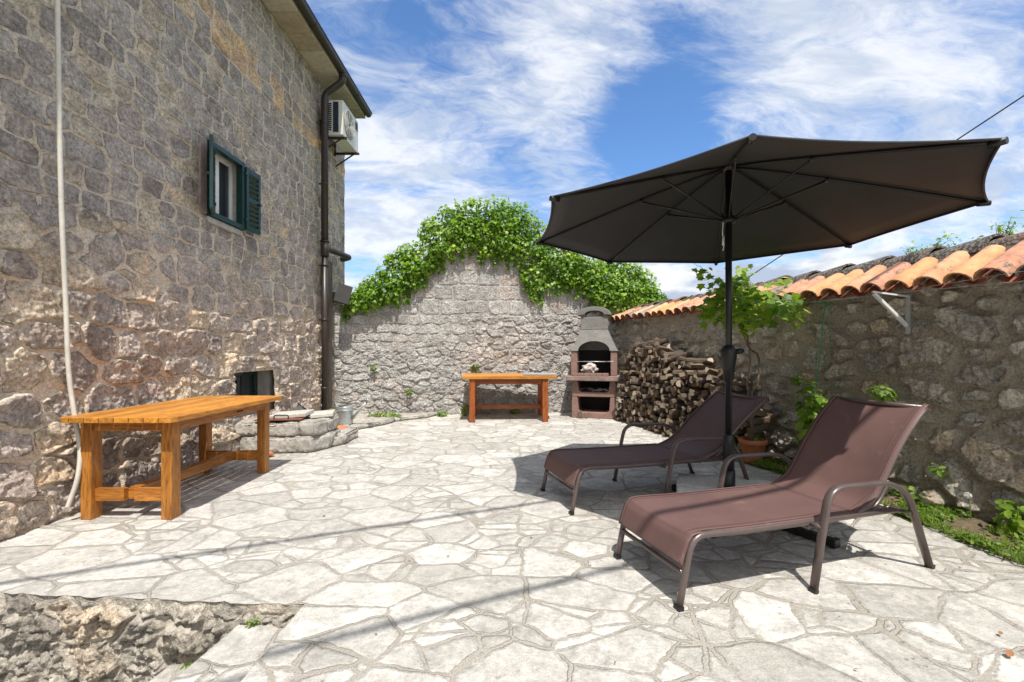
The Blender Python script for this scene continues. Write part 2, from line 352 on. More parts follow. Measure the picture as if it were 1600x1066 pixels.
def paving():
    m, t = new_mat('crazy_paving'); co = obj_co(t)
    w1 = t.vmath('SCALE', t.vmath('SUBTRACT', t.noise(co, 1.1, 2, .5, 0, 1), (.5, .5, .5)), .22)
    w2 = t.vmath('SCALE', t.vmath('SUBTRACT', t.noise(co, 9, 4, .6, 0, 1), (.5, .5, .5)), .045)
    cw = t.map(t.vmath('ADD', t.vmath('ADD', co, w1), w2), rot=(0, 0, R(25)), scl=(2.8, 3.6, 0))
    ve = t.n('ShaderNodeTexVoronoi', voronoi_dimensions='2D', feature='DISTANCE_TO_EDGE'); t.set(ve.inputs[0], cw); ve.inputs['Scale'].default_value = 1; ve.inputs['Randomness'].default_value = 1
    vc = t.n('ShaderNodeTexVoronoi', voronoi_dimensions='2D', feature='F1'); t.set(vc.inputs[0], cw); vc.inputs['Scale'].default_value = 1; vc.inputs['Randomness'].default_value = 1
    cell = t.n('ShaderNodeSeparateColor'); t.set(cell.inputs[0], vc.outputs['Color'])
    v2 = t.n('ShaderNodeTexVoronoi', voronoi_dimensions='2D', feature='DISTANCE_TO_EDGE'); t.set(v2.inputs[0], cw); v2.inputs['Scale'].default_value = 1.7
    v2c = t.n('ShaderNodeTexVoronoi', voronoi_dimensions='2D', feature='F1'); t.set(v2c.inputs[0], cw); v2c.inputs['Scale'].default_value = 1.7
    cell2 = t.n('ShaderNodeSeparateColor'); t.set(cell2.inputs[0], v2c.outputs['Color'])
    split = t.math('GREATER_THAN', cell.outputs[2], .62)
    e2s = t.math('ADD', t.math('DIVIDE', v2.outputs[0], 1.7), t.math('MULTIPLY', t.math('SUBTRACT', 1.0, split), 9.0))
    edge_ = t.math('MINIMUM', ve.outputs[0], e2s)
    tone = t.math('ADD', t.math('MULTIPLY', cell.outputs[0], t.math('SUBTRACT', 1.0, split)), t.math('MULTIPLY', cell2.outputs[0], split))
    n_lo = t.noise(co, .9, 3, .5); n1 = t.noise(co, 6, 7, .68); n2 = t.noise(co, 34, 6, .7); n3 = t.noise(co, 130, 3, .6)
    jw = t.math('ADD', .004, t.math('MULTIPLY', t.smooth(t.noise(co, 2.1, 4, .6), .35, .78), .040))
    e = t.math('ADD', edge_, t.math('MULTIPLY', t.math('SUBTRACT', n2, .5), .03))
    joint = t.smooth(e, t.math('ADD', jw, .018), jw)
    slab = t.ramp(tone, [(0, (.40, .38, .345)), (.3, (.455, .434, .397)), (.65, (.51, .486, .445)), (1, (.58, .557, .513))])
    slab = t.mix(1, slab, t.ramp(n1, [(.34, .76), (.5, 1.0), (.66, 1.14)]), 'MULTIPLY')
    slab = t.mix(1, slab, t.ramp(n2, [(.35, .84), (.65, 1.12)]), 'MULTIPLY')
    veins = t.noise(t.map(co, rot=(0, 0, R(30)), scl=(1, 3, 1)), 5, 9, .75, 1.2)
    slab = t.mix(t.math('MULTIPLY', t.smooth(veins, .55, .7), .45), slab, (.34, .325, .30))
    slab = t.mix(t.math('MULTIPLY', t.smooth(t.noise(co, 2.6, 6, .7, .5), .60, .72), .35), slab, (.46, .36, .25))
    slab = t.mix(1, slab, t.ramp(t.noise(co, 15, 7, .72, .3), [(.36, .80), (.5, 1.0), (.64, 1.16)]), 'MULTIPLY')
    slab = t.mix(t.math('MULTIPLY', t.smooth(t.noise(co, 3.3, 7, .72, .3), .55, .66), .5), slab, (.40, .385, .365))
    slab = t.mix(t.math('MULTIPLY', t.smooth(t.noise(t.map(co, loc=(5, 9, 2)), 4.6, 7, .72, .3), .57, .68), .4), slab, (.56, .54, .505))
    jc = t.mix(1, t.ramp(n_lo, [(.3, (.385, .36, .32)), (.7, (.455, .43, .39))]), t.ramp(n3, [(.3, .8), (.7, 1.15)]), 'MULTIPLY')
    jc = t.mix(t.math('MULTIPLY', t.smooth(n1, .56, .7), .5), jc, (.24, .20, .14))
    c = t.mix(joint, slab, t.mix(1, jc, (.86, .84, .81, 1), 'MULTIPLY'))
    # cement smeared over some slabs
    c = t.mix(t.math('MULTIPLY', t.smooth(t.noise(co, 1.7, 7, .68, .4), .52, .62), .5), c, jc)
    # thin dark cracks along joint rims
    crack = t.math('MULTIPLY', t.smooth(t.math('ABSOLUTE', t.math('SUBTRACT', e, t.math('ADD', jw, .010))), .009, .002), t.smooth(t.noise(co, 3.4, 4, .6), .44, .56))
    c = t.mix(t.math('MULTIPLY', crack, .72), c, (.17, .15, .12))
    c = t.mix(t.math('MULTIPLY', t.smooth(t.noise(co, 21, 8, .8), .58, .68), .4), c, (.27, .25, .22))
    c = t.mix(1, c, t.ramp(n3, [(.35, .88), (.65, 1.1)]), 'MULTIPLY')
    pit = t.n('ShaderNodeTexVoronoi', feature='F1'); t.set(pit.inputs[0], co); pit.inputs['Scale'].default_value = 17
    pm = t.math('MULTIPLY', t.smooth(pit.outputs[0], .17, .08), t.smooth(t.noise(co, 2.2, 4, .6), .5, .62))
    c = t.mix(t.math('MULTIPLY', pm, .65), c, (.22, .19, .15))
    hgt = t.math('ADD', t.math('MULTIPLY', t.smooth(e, jw, t.math('ADD', jw, .06)), .6), t.math('ADD', t.math('MULTIPLY', n1, 1.0), t.math('MULTIPLY', n2, .8)))
    hgt = t.math('SUBTRACT', t.math('ADD', hgt, t.math('MULTIPLY', cell.outputs[1], .3)), t.math('ADD', t.math('MULTIPLY', pm, .4), t.math('MULTIPLY', crack, .25)))
    finish(t, c, .8, hgt, .8, .014, spec=.3)
    return m
M_pave = paving()
M_soil = simple('soil', (.16, .115, .07), .95, 24, .5, .8, .03, dirt=((.10, .13, .04), .6))
M_field = simple('field', (.07, .10, .03), .95, 3, .4, .5, .05)
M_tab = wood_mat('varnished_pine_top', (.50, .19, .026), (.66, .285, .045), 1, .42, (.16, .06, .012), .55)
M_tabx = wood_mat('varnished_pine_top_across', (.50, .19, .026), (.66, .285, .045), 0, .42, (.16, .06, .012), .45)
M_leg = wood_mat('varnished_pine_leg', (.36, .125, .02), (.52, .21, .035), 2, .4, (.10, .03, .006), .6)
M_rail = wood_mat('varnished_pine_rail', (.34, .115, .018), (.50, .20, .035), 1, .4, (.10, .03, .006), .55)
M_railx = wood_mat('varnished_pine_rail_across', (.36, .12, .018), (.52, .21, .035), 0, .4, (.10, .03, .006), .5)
M_redleg = wood_mat('red_stained_leg', (.30, .065, .014), (.42, .12, .02), 2, .45, (.09, .02, .006), .5)
M_redrail = wood_mat('red_stained_rail', (.27, .06, .014), (.38, .105, .02), 0, .45, (.09, .02, .006), .5)
M_brown = simple('brown_paint', (.035, .024, .02), .4, 30, .2, .1, .002)
M_oldwood = wood_mat('weathered_board', (.10, .075, .055), (.17, .135, .105), 2, .8, (.04, .03, .02), .6)
M_green = simple('green_paint', (.006, .034, .031), .35, 30, .25, .1, .002)
M_white = simple('white_paint', (.72, .72, .70), .5, 20, .1, .1, .002)
M_glass = simple('dark_glass', (.03, .035, .04), .06, 3, .1, 0, .001, spec=.8)
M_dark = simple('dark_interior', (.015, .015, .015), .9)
M_hose = simple('cream_plastic', (.62, .58, .50), .5, 30, .12, .1, .002)
M_galv = simple('galvanised_steel', (.44, .47, .47), .42, 25, .18, .2, .002, metal=.55, dirt=((.3, .32, .31), .4))
M_terra = simple('terracotta', (.50, .16, .06), .8, 25, .2, .3, .003, dirt=((.45, .3, .2), .3))
M_frame = simple('taupe_metal', (.13, .098, .09), .33, 60, .1, .05, .001, metal=.35)
M_black = simple('black_metal', (.012, .012, .013), .38, 40, .2, .05, .001)
M_plastic = simple('black_plastic', (.012, .012, .012), .45, 40, .2, .05, .001)
M_bbqred = simple('red_concrete', (.25, .15, .125), .92, 45, .25, .6, .006, dirt=((.2, .1, .08), .5))
M_bbqgrey = simple('grey_concrete', (.20, .19, .172), .92, 45, .25, .6, .006, dirt=((.14, .13, .12), .55))
M_soot = simple('soot', (.02, .018, .016), .95, 30, .4, .4, .005)
M_rust = simple('rusty_iron', (.17, .06, .035), .75, 30, .35, .3, .003)
M_iron = simple('dark_iron', (.03, .028, .027), .55, 30, .3, .2, .002, metal=.4)
M_steel = simple('zinc_steel', (.55, .56, .55), .4, 30, .12, .1, .002, metal=.6)
M_slab = simple('pale_concrete_slab', (.62, .605, .58), .9, 30, .18, .4, .004)
M_limest = simple('limestone', (.50, .47, .42), .85, 22, .2, .6, .008, dirt=((.3, .28, .24), .5))
M_ac = simple('cream_enamel', (.66, .65, .60), .4, 20, .08, .05, .001, dirt=((.45, .45, .3), .2))
M_navy = simple('navy_fins', (.012, .022, .04), .5)
M_rope = simple('green_rope', (.03, .28, .14), .7)
M_bark = simple('vine_bark', (.17, .125, .09), .95, 40, .4, .8, .006, stretch=(1, 1, .2))
M_stemg = simple('green_stem', (.16, .22, .05), .6)
M_wire = simple('black_cable', (.02, .02, .02), .6)
M_seed = simple('seed_fluff', (.7, .68, .62), .9)
M_paper = simple('crumpled_paper', (.6, .57, .52), .9, 12, .3, .8, .02, dirt=((.25, .08, .06), .7))
M_ash = simple('ash', (.32, .30, .28), .95, 60, .6, .9, .01)
M_dryleaf = simple('dry_leaf', (.24, .11, .05), .8)
M_ivy = leaf_mat('ivy_leaf', (.05, .12, .010), (.17, .32, .025), (.40, .54, .07), .42)
M_vine = leaf_mat('vine_leaf', (.10, .20, .02), (.22, .36, .04), (.42, .52, .10), .55)
M_weed = leaf_mat('weed_leaf', (.08, .15, .02), (.15, .26, .035), (.28, .36, .08), .4)

def fabric(name, col, k=1, dirt=.2):
    m, t = new_mat(name); co = obj_co(t)
    ck = t.n('ShaderNodeTexWave', wave_type='BANDS', bands_direction='X', wave_profile='SIN'); t.set(ck.inputs[0], co); ck.inputs['Scale'].default_value = 120
    ck2 = t.n('ShaderNodeTexWave', wave_type='BANDS', bands_direction='Y', wave_profile='SIN'); t.set(ck2.inputs[0], co); ck2.inputs['Scale'].default_value = 120
    h = t.math('MULTIPLY', ck.outputs['Fac'], ck2.outputs['Fac'])
    n = t.noise(co, 2.6, 5, .62, .3)
    c = t.mix(1, (*col, 1), t.ramp(n, [(.3, .88), (.7, 1.14)]), 'MULTIPLY')
    c = t.mix(1, c, t.ramp(h, [(0, .88), (1, 1.1)]), 'MULTIPLY')
    c = t.mix(t.math('MULTIPLY', t.smooth(t.noise(co, 7, 7, .72), .56, .7), dirt), c, (.38, .30, .27))
    b = finish(t, c, .6, h, .12, .001, spec=.35)
    if k < 1:
        tr = t.n('ShaderNodeBsdfTranslucent'); t.set(tr.inputs[0], c)
        mx = t.n('ShaderNodeMixShader'); mx.inputs[0].default_value = 1-k; t.set(mx.inputs[1], b); t.set(mx.inputs[2], tr)
        t.set([x for x in t.t.nodes if x.type == 'OUTPUT_MATERIAL'][0].inputs[0], mx)
    return m
M_sling = fabric('sling_mesh', (.142, .080, .072), .985)
M_canopy = fabric('canopy_cloth', (.042, .041, .042), .93, 0)

# ------------------------------------------------------------------ relief walls
def relief(name, mat, U, V, pos, hgt, st, holes=(), parent=None):
    """U, V 1-D grids; pos(u, v, h) -> xyz arrays; hgt/st sampled on the grid"""
    nu, nv = len(U), len(V); uu, vv = np.meshgrid(U, V, indexing='ij')
    P = np.stack(pos(uu, vv, hgt), -1).reshape(-1, 3)
    i, j = np.meshgrid(np.arange(nu-1), np.arange(nv-1), indexing='ij')
    a = i*nv+j; quads = np.stack([a, a+nv, a+nv+1, a+1], -1).reshape(-1, 4)
    uc = ((U[1:]+U[:-1])/2)[i].ravel(); vc = ((V[1:]+V[:-1])/2)[j].ravel()
    keep = np.ones(len(quads), bool)
    for hfun in holes: keep &= ~hfun(uc, vc)
    quads = quads[keep]
    me = bpy.data.meshes.new(name)
    me.vertices.add(len(P)); me.vertices.foreach_set('co', P.ravel().astype(np.float32))
    me.loops.add(quads.size); me.loops.foreach_set('vertex_index', quads.ravel().astype(np.int32))
    me.polygons.add(len(quads)); me.polygons.foreach_set('loop_start', np.arange(0, quads.size, 4, dtype=np.int32))
    me.polygons.foreach_set('use_smooth', np.ones(len(quads), bool))
    at = me.attributes.new('st', 'FLOAT_COLOR', 'POINT')
    at.data.foreach_set('color', np.concatenate([np.stack(st, -1).reshape(-1, 3), np.ones((len(P), 1))], 1).ravel().astype(np.float32))
    me.update(calc_edges=True); me.validate()
    return link_mesh(name, me, mat, parent)
def grid_geo(a, b, k, m=.006):                       # spacing grows with distance k*u
    out = [a]
    while out[-1] < b: out.append(out[-1]+max(m, k*abs(out[-1])))
    out[-1] = b; return np.array(out)
def with_lines(G, *xs): return np.unique(np.concatenate([G, xs]))

# ---- the house
M_plat0 = simple('sill_stone', (.36, .335, .30), .93, 16, .3, 1, .02)
XW = -3.3; YC = 8.95; ZE = 5.82
house = empty('stone_house', (XW, 5, 0), label='tall old stone house with dark green shutters and brown gutter, filling the left side', cat='house')
def HP(o): o.parent = house; o.matrix_parent_inverse = Matrix.Translation((-XW, -5, 0)); return o
BWIN = (5.33, 6.20, .40, .935); UWIN = (4.93, 5.50, 2.69, 3.45)
U = with_lines(grid_geo(1.3, YC, .0026), BWIN[0], BWIN[1], UWIN[0], UWIN[1]); V = with_lines(np.arange(-.08, ZE, .0105), BWIN[2], BWIN[3], UWIN[2], UWIN[3], ZE)
uu, vv = np.meshgrid(U, V, indexing='ij')
wu = uu+.08*(fbm(uu*1.6, vv*1.6, 3, 5)-.5)+.035*(fbm(uu*9, vv*9, 3, 15)-.5); wv_ = vv+.11*(fbm(uu*.9, vv*1.3, 3, 6)-.5)+.035*(fbm(uu*9, vv*9, 3, 16)-.5)
e1, i1, j1, du1, dv1 = cells(wu, wv_, .35, .235, 21, 4.5, .75, .32, .3)
e2, i2, j2, du2, dv2 = cells(wu, wv_, .27, .165, 31, 4.5, .6, .2, .25)
e3, i3, j3, du3, dv3 = cells(uu+.02*(fbm(uu*7, vv*7, 3, 17)-.5), vv+.05*(fbm(uu*.8, vv, 2, 8)-.5), .30, .20, 41, 5, .5, .12, .15)
low = vv < 2.05+.3*fbm(uu*1.2, vv*0, 2, 9); hi = (~low) & (vv > 3.95)
pick = lambda a, b, c: np.where(low, a, np.where(hi, c, b))
e, ii, jj, du, dv = pick(e1, e2, e3), pick(i1, i2, i3), pick(j1, j2, j3), pick(du1, du2, du3), pick(dv1, dv2, dv3)
rough_f = sst(vv, 2.5, 1.3)                          # rock-faced below, dressed above
prof = sst(e, .02, .13)
tilt = (du*(ii-.5)+dv*(jj-.5))*.05
hh = prof*(.012+.010*rough_f+.016*jj*(.4+rough_f*.6))+prof*tilt*(1+rough_f)
hh += prof*rough_f*(+.034*(ridg(uu*6, vv*6, 4, 50)-.55)+.024*facets(uu, vv, .115, 301)+.011*facets(uu, vv, .045, 311)+.016*(ridg(uu*19, vv*19, 3, 51)-.5)+.014*(fbm(uu*45, vv*45, 2, 56)-.5))
hh += prof*(1-rough_f)*(.016*(fbm(uu*13, vv*13, 4, 52)-.5)+.010*facets(uu, vv, .08, 321))
hh += (1-prof)*.008*sst(fbm(uu*5, vv*5, 2, 58), .4, .6)
hh += .006*(fbm(uu*30, vv*30, 2, 53)-.5)+.03*(fbm(uu*.8, vv*.8, 2, 54)-.5)
hh += .05*sst(vv, .5, -.1)*fbm(uu*3, vv*3, 3, 55)
hh = np.clip(hh, -.03, .11)+.036*np.clip(2.0-vv, 0, 2.1)
def inrect(r): return lambda u, v: (u > r[0]) & (u < r[1]) & (v > r[2]) & (v < r[3])
for r_ in (BWIN, UWIN):
    m_ = (uu >= r_[0]-.03) & (uu <= r_[1]+.03) & (vv >= r_[2]-.03) & (vv <= r_[3]+.03); hh = np.where(m_, .01+hh*.25+.026*np.clip(2.0-vv, 0, 2.1), hh)
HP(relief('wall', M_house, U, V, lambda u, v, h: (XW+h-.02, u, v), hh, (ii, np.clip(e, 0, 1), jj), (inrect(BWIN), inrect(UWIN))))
# solid body behind the facing, with niches where the windows sit
b = MB(); D = XW-.034
def wallbody(y0, y1, z0, z1): b.box(D-6, D, y0, y1, z0, z1)
wallbody(-7, BWIN[0]-.004, -1.6, ZE-.01) if False else None
ys = [-7, UWIN[0], BWIN[0], UWIN[1], BWIN[1], YC-.02]
b.box(D-.32, D, -7, UWIN[0]-.003, -1.6, ZE-.01); b.box(D-.32, D, BWIN[1]+.003, YC-.02, -1.6, ZE-.01)
b.box(D-.32, D, UWIN[0]-.003, BWIN[1]+.003, -1.6, BWIN[2]-.003)
b.box(D-.32, D, UWIN[0]-.003, BWIN[0]-.003, BWIN[2]-.003, UWIN[2]-.003)
b.box(D-.32, D, BWIN[0]-.003, BWIN[1]+.003, BWIN[3]+.003, UWIN[2]-.003)
b.box(D-.32, D, UWIN[1]+.003, BWIN[1]+.003, UWIN[2]-.003, UWIN[3]+.003)
b.box(D-.32, D, UWIN[0]-.003, BWIN[1]+.003, UWIN[3]+.003, ZE-.01)
b.box(D-6, D-.33, -7, YC-.03, -1.6, ZE-.02)
HP(b.build('wall_core', simple('core_stone', (.38, .345, .30), .9, 12, .3, .8, .02)))
# end face of the house wall (quoin edge) roughened
Ue = np.arange(0, .6, .012); Ve = np.arange(-.08, ZE, .014); ue, ve_ = np.meshgrid(Ue, Ve, indexing='ij')
ee, ie, je, _, _ = cells(ue, ve_, .4, .25, 77, 5, .3, .1, .1)
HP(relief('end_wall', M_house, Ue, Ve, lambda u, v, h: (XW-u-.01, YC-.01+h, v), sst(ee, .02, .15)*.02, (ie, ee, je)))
# eaves: stone soffit slabs, roof edge, gutter
b = MB(); y = -7.
while y < YC+.06:
    y2 = min(y+random.uniform(.38, .62), YC+.12); dz = random.uniform(-.006, .006)
    b.box(XW-.12, XW+.37, y, y2-.006, ZE+.01+dz, ZE+.085, None); y = y2
mm, t = new_mat('soffit_stone'); co = obj_co(t); isl = t.n('ShaderNodeNewGeometry').outputs['Random Per Island']
finish(t, t.mix(1, t.ramp(isl, [(0, (.30, .24, .16)), (.5, (.42, .35, .25)), (1, (.52, .47, .38))]), t.ramp(t.noise(co, 14, 6, .7), [(.3, .75), (.7, 1.2)]), 'MULTIPLY'), .9, t.noise(co, 30, 4), .4, .006)
HP(b.build('soffit', mm, bevel=.006))
b = MB(); b.box(XW-.1, XW+.40, -7, YC+.13, ZE+.09, ZE+.115)
b.prism([(XW+.49, ZE+.128), (XW-6.3, ZE+2.2), (XW-6.3, ZE+2.3), (XW+.49, ZE+.153)], lambda a, c, t_: (a, t_, c), -7, YC+.17)
HP(b.build('roof', simple('dark_roof_edge', (.03, .027, .026), .7)))
b = MB(); gx, gz, gr = XW+.42, ZE+.118, .066
pr = [(gx+gr*math.cos(a), gz+gr*math.sin(a)*1.05) for a in np.linspace(math.pi, 2*math.pi, 13)]
pr2 = [(gx+(gr-.005)*math.cos(a), gz+(gr-.005)*math.sin(a)*1.05) for a in np.linspace(2*math.pi, math.pi, 13)]
b.prism(pr+pr2, lambda a, c, t_: (a, t_, c), -7, YC+.14)
b.prism(pr[:13], lambda a, c, t_: (a, t_, c), YC+.14, YC+.146)
for yy in (2.2, 4.4, 6.55, 8.35):
    q = [(gx+(gr+.005)*math.cos(a), gz+(gr+.005)*math.sin(a)*1.05) for a in np.linspace(math.pi, 2*math.pi, 13)]
    b.prism(q+[(gx+(gr-.001)*math.cos(a), gz+(gr-.001)*math.sin(a)*1.05) for a in np.linspace(2*math.pi, math.pi, 13)], lambda a, c, t_: (a, t_, c), yy-.02, yy+.02)
HP(b.build('gutter', M_brown))
# downpipe with swan neck and a branch at chest height of the ivy wall
b = MB(); px_ = XW+.135; py_ = 7.66
b.tube(fillet([(gx, py_+.05, gz-.05), (gx, py_+.05, gz-.16), (px_, py_, gz-.42), (px_, py_, gz-.6), (px_, py_, 2.98)], .1), .058, 14)
b.tube([(gx, py_+.05, gz-.02), (gx, py_+.05, gz-.1)], .066, 14)
b.tube([(px_, py_, 3.02), (px_, py_, 2.79)], .068, 14)
b.tube([(px_, py_, 3.03), (px_, py_, 3.05)], .076, 14)
b.tube([(px_, py_, 2.98), (px_, py_, .10)], .052, 14)
for z in (5.0, 4.0, 2.62, 1.7, .55): b.tube([(px_, py_, z), (px_, py_, z+.03)], .060, 14); b.bar((px_, py_, z+.015), (px_-.1, py_, z+.015), .02, .02)
b.tube(fillet([(px_, py_, 2.93), (px_+.10, py_+.34, 2.915), (px_+.19, py_+.66, 2.90), (px_-.02, py_+.84, 2.90)], .07), .048, 12)
HP(b.build('downpipe', M_brown))
b = MB(); b.box(XW+.06, XW+.14, 7.80, 7.98, .05, 2.75); HP(b.build('corner_board', M_oldwood, bevel=.006))
# upper window with open shutters
wn = MB(); y0, y1, z0, z1 = UWIN; fx = XW+.02
for (a, c, d, e_) in ((y0-.03, y0+.03, z0-.03, z1+.03), (y1-.03, y1+.03, z0-.03, z1+.03)): wn.box(fx-.05, fx+.03, a, c, d, e_)
wn.box(fx-.05, fx+.028, y0+.03, y1-.03, z0-.03, z0+.025); wn.box(fx-.05, fx+.028, y0+.03, y1-.03, z1-.025, z1+.03)
win = HP(wn.build('window', M_green, bevel=.004))
def sub(o, p): o.parent = p; o.matrix_parent_inverse = p.matrix_parent_inverse.copy() if False else Matrix.Identity(4); return o
b = MB(); xx = XW-.13
for (a, c, d, e_) in ((y0, y0+.045, z0, z1), (y1-.045, y1, z0, z1), ((y0+y1)/2-.03, (y0+y1)/2+.03, z0+.04, z1-.04)): b.box(xx, xx+.04, a, c, d, e_)
b.box(xx, xx+.038, y0+.045, y1-.045, z0, z0+.045); b.box(xx, xx+.038, y0+.045, y1-.045, z1-.045, z1)
sub(b.build('casement', M_white, bevel=.003), win)
b = MB(); b.box(xx+.012, xx+.018, y0+.02, y1-.02, z0+.02, z1-.02); sub(b.build('pane', M_glass), win)
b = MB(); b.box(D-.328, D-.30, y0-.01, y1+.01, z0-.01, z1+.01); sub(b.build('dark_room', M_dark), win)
def shutter(hy, ang):                                # hinge at y = hy, leaf direction ang from +Y towards +X
    W, Hh = .28, z1-z0
    Mt = Matrix.Translation((XW+.055, hy, z0-.015)) @ Matrix.Rotation(-ang, 4, 'Z')
    b = MB(); th = .032
    b.box(-th/2, th/2, 0, .045, 0, Hh, Mt); b.box(-th/2, th/2, W-.045, W, 0, Hh, Mt)
    for a in (0, Hh*.5-.03, Hh-.06): b.box(-th/2+.002, th/2-.002, .045, W-.045, a, a+.06, Mt)
    n = 5
    for s0, s1 in ((.06, Hh*.5-.03), (Hh*.5+.03, Hh-.06)):
        for k in range(n):
            zc = s0+(k+.5)*(s1-s0)/n
            b.box(-.004, .004, .045, W-.045, -.036, .036, Mt @ Matrix.Translation((0, 0, zc)) @ Matrix.Rotation(R(35), 4, 'Y'))
    for zc in (.1, Hh-.1): b.box(-.028, .02, -.02, .03, zc, zc+.03, Mt)
    b.box(.02, .045, W-.06, W-.03, Hh*.46, Hh*.5, Mt)
    HP(b.build('shutter', M_green, bevel=.002))
shutter(y1+.02, R(3)); shutter(y0-.01, R(150))
b = MB(); b.box(XW-.12, XW+.022, y0-.04, y1+.03, z0-.10, z0-.033); HP(b.build('sill', M_plat0, bevel=.01))
b = MB(); b.box(XW-.02, XW+.012, y0-.15, y0-.034, z0-.02, z1+.02); HP(b.build('jamb_stone', simple('reddish_stone', (.30, .235, .215), .9, 30, .3, .8, .012), bevel=.01))
# basement window deep in the wall
y0, y1, z0, z1 = BWIN; b = MB(); xx = XW-.24
for (a, c, d, e_) in ((y0, y0+.07, z0, z1), (y1-.07, y1, z0, z1), ((y0+y1)/2-.03, (y0+y1)/2+.03, z0+.06, z1-.06)): b.box(xx, xx+.06, a, c, d, e_)
b.box(xx, xx+.058, y0+.07, y1-.07, z0, z0+.06); b.box(xx, xx+.058, y0+.07, y1-.07, z1-.06, z1)
win2 = HP(b.build('window', simple('dark_green_paint', (.01, .03, .028), .3), bevel=.004))
b = MB(); b.box(xx+.015, xx+.022, y0+.03, y1-.03, z0+.03, z1-.03); sub(b.build('pane', M_glass), win2)
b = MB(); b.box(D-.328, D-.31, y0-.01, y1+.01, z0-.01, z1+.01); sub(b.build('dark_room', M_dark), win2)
b = MB(); b.box(XW-.05, XW+.030, y0-.12, y1+.10, z1+.005, z1+.14); HP(b.build('lintel', M_limest if False else simple('lintel_stone', (.34, .31, .275), .9, 18, .3, 1, .02), bevel=.02))

# ---- back wall with the ivy gable
BA = np.array([XW, 8.2]); BC = np.array([2.0, 8.9]); BL = np.linalg.norm(BC-BA); BD = (BC-BA)/BL; BN = np.array([BD[1], -BD[0]])
def bw(x, y, off=0):                                 # point on the back wall seen at photo pixel (x, y)
    r = (x-800)/708; k = BD[1]/BD[0]; Y = (8.2+3.3*k)/(1-k*r); X = r*Y
    return (X+BN[0]*off, Y+BN[1]*off, H+(547-y)/708*Y)
def bu(x): p = bw(x, 500); return math.hypot(p[0]-BA[0], p[1]-BA[1])
prof_px = [(470, 473), (545, 470), (600, 455), (640, 428), (670, 395), (700, 372), (725, 350), (755, 343), (800, 352), (830, 385), (870, 405), (930, 430), (990, 455), (1060, 470)]
PU = [bu(x) if x > 516 else -1. for x, y in prof_px]; PZ = [bw(x, y)[2] for x, y in prof_px]
bwall = empty('boundary_wall', (BA[0], BA[1], 0), label='pale rubble wall with a raised gable, ivy along its top, closing off the back of the yard', cat='wall')
U = np.arange(0, BL+.15, .0125); VT = np.linspace(0, 1, 290); uu, tt = np.meshgrid(U, VT, indexing='ij')
TOP = np.interp(uu, PU, PZ); vv = -.06+tt*(TOP+.06)
wu = uu+.07*(fbm(uu*2.5, vv*2.5, 3, 61)-.5)+.04*(fbm(uu*10, vv*10, 3, 65)-.5); wv_ = vv+.09*(fbm(uu*2, vv*2, 3, 62)-.5)+.04*(fbm(uu*10, vv*10, 3, 66)-.5)
e1, i1, j1, du1, dv1 = cells(wu, wv_, .21, .135, 63, 2.4, .9, .7, .45)
e2, i2, j2, du2, dv2 = cells(uu+.012*fbm(uu*9, vv*9, 2, 64), vv+.02*fbm(uu, vv, 2, 64), .40, .27, 67, 6, .5, .1, .18)
e4, i4, j4, du4, dv4 = cells(wu, vv+.03*fbm(uu, vv, 2, 71), .24, .17, 69, 4, .5, .2, .2)
hi = vv > 1.84+.04*np.sin(uu*2); mid = (~hi) & (vv > 1.15+.25*fbm(uu*.8, vv*0, 2, 68)) & (uu < 2.3+.4*fbm(vv*2, uu*0, 2, 72))
pick = lambda a, b_, c: np.where(hi, b_, np.where(mid, c, a))
e, ii, jj, du, dv = (pick(*q) for q in ((e1, e2, e4), (i1, i2, i4), (j1, j2, j4), (du1, du2, du4), (dv1, dv2, dv4)))
prof = sst(e, .015, .13); lowf = np.where(hi, .35, np.where(mid, .5, 1.))
hh = prof*(.010+.014*jj*lowf)+prof*lowf*(.014*(ridg(uu*8, vv*8, 4, 70)-.5)+.010*facets(uu, vv, .075, 331)+.008*facets(uu, vv, .035, 341)+.014*(fbm(uu*30, vv*30, 2, 73)-.5)+(du*(ii-.5)+dv*(jj-.5))*.06)
hh += .012*(fbm(uu*26, vv*26, 3, 74)-.5)+.04*(fbm(uu*.7, vv*.7, 2, 75)-.5)
hh = np.clip(hh, -.02, .08)
def bpos(off, sgn=1):
    return lambda u, v, h: (BA[0]+BD[0]*u+BN[0]*(h*sgn+off), BA[1]+BD[1]*u+BN[1]*(h*sgn+off), -.06+v*(np.interp(u, PU, PZ)+.06)+(h*0))
def BP(o): o.parent = bwall; o.matrix_parent_inverse = Matrix.Translation((-BA[0], -BA[1], 0)); return o
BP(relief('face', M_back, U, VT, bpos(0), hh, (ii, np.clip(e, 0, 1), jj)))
b = MB()
for a, c in zip(range(0, len(PU)-1), range(1, len(PU))):
    ua, uc2 = max(PU[a], 0), PU[c]
    if uc2 <= 0: continue
    za, zc = np.interp(ua, PU, PZ), PZ[c]
    vs = []
    for (u_, z_) in ((ua, za), (uc2, zc)):
        for off in (-.005, -.45):
            for z in (-1.6, z_+.005): vs.append((BA[0]+BD[0]*u_+BN[0]*off, BA[1]+BD[1]*u_+BN[1]*off, z))
    b.add(vs, [(0, 1, 5, 4), (2, 6, 7, 3), (1, 3, 7, 5), (0, 4, 6, 2), (0, 2, 3, 1), (4, 5, 7, 6)])
BP(b.build('core', simple('rough_core', (.30, .285, .26), .95, 14, .35, 1, .03)))

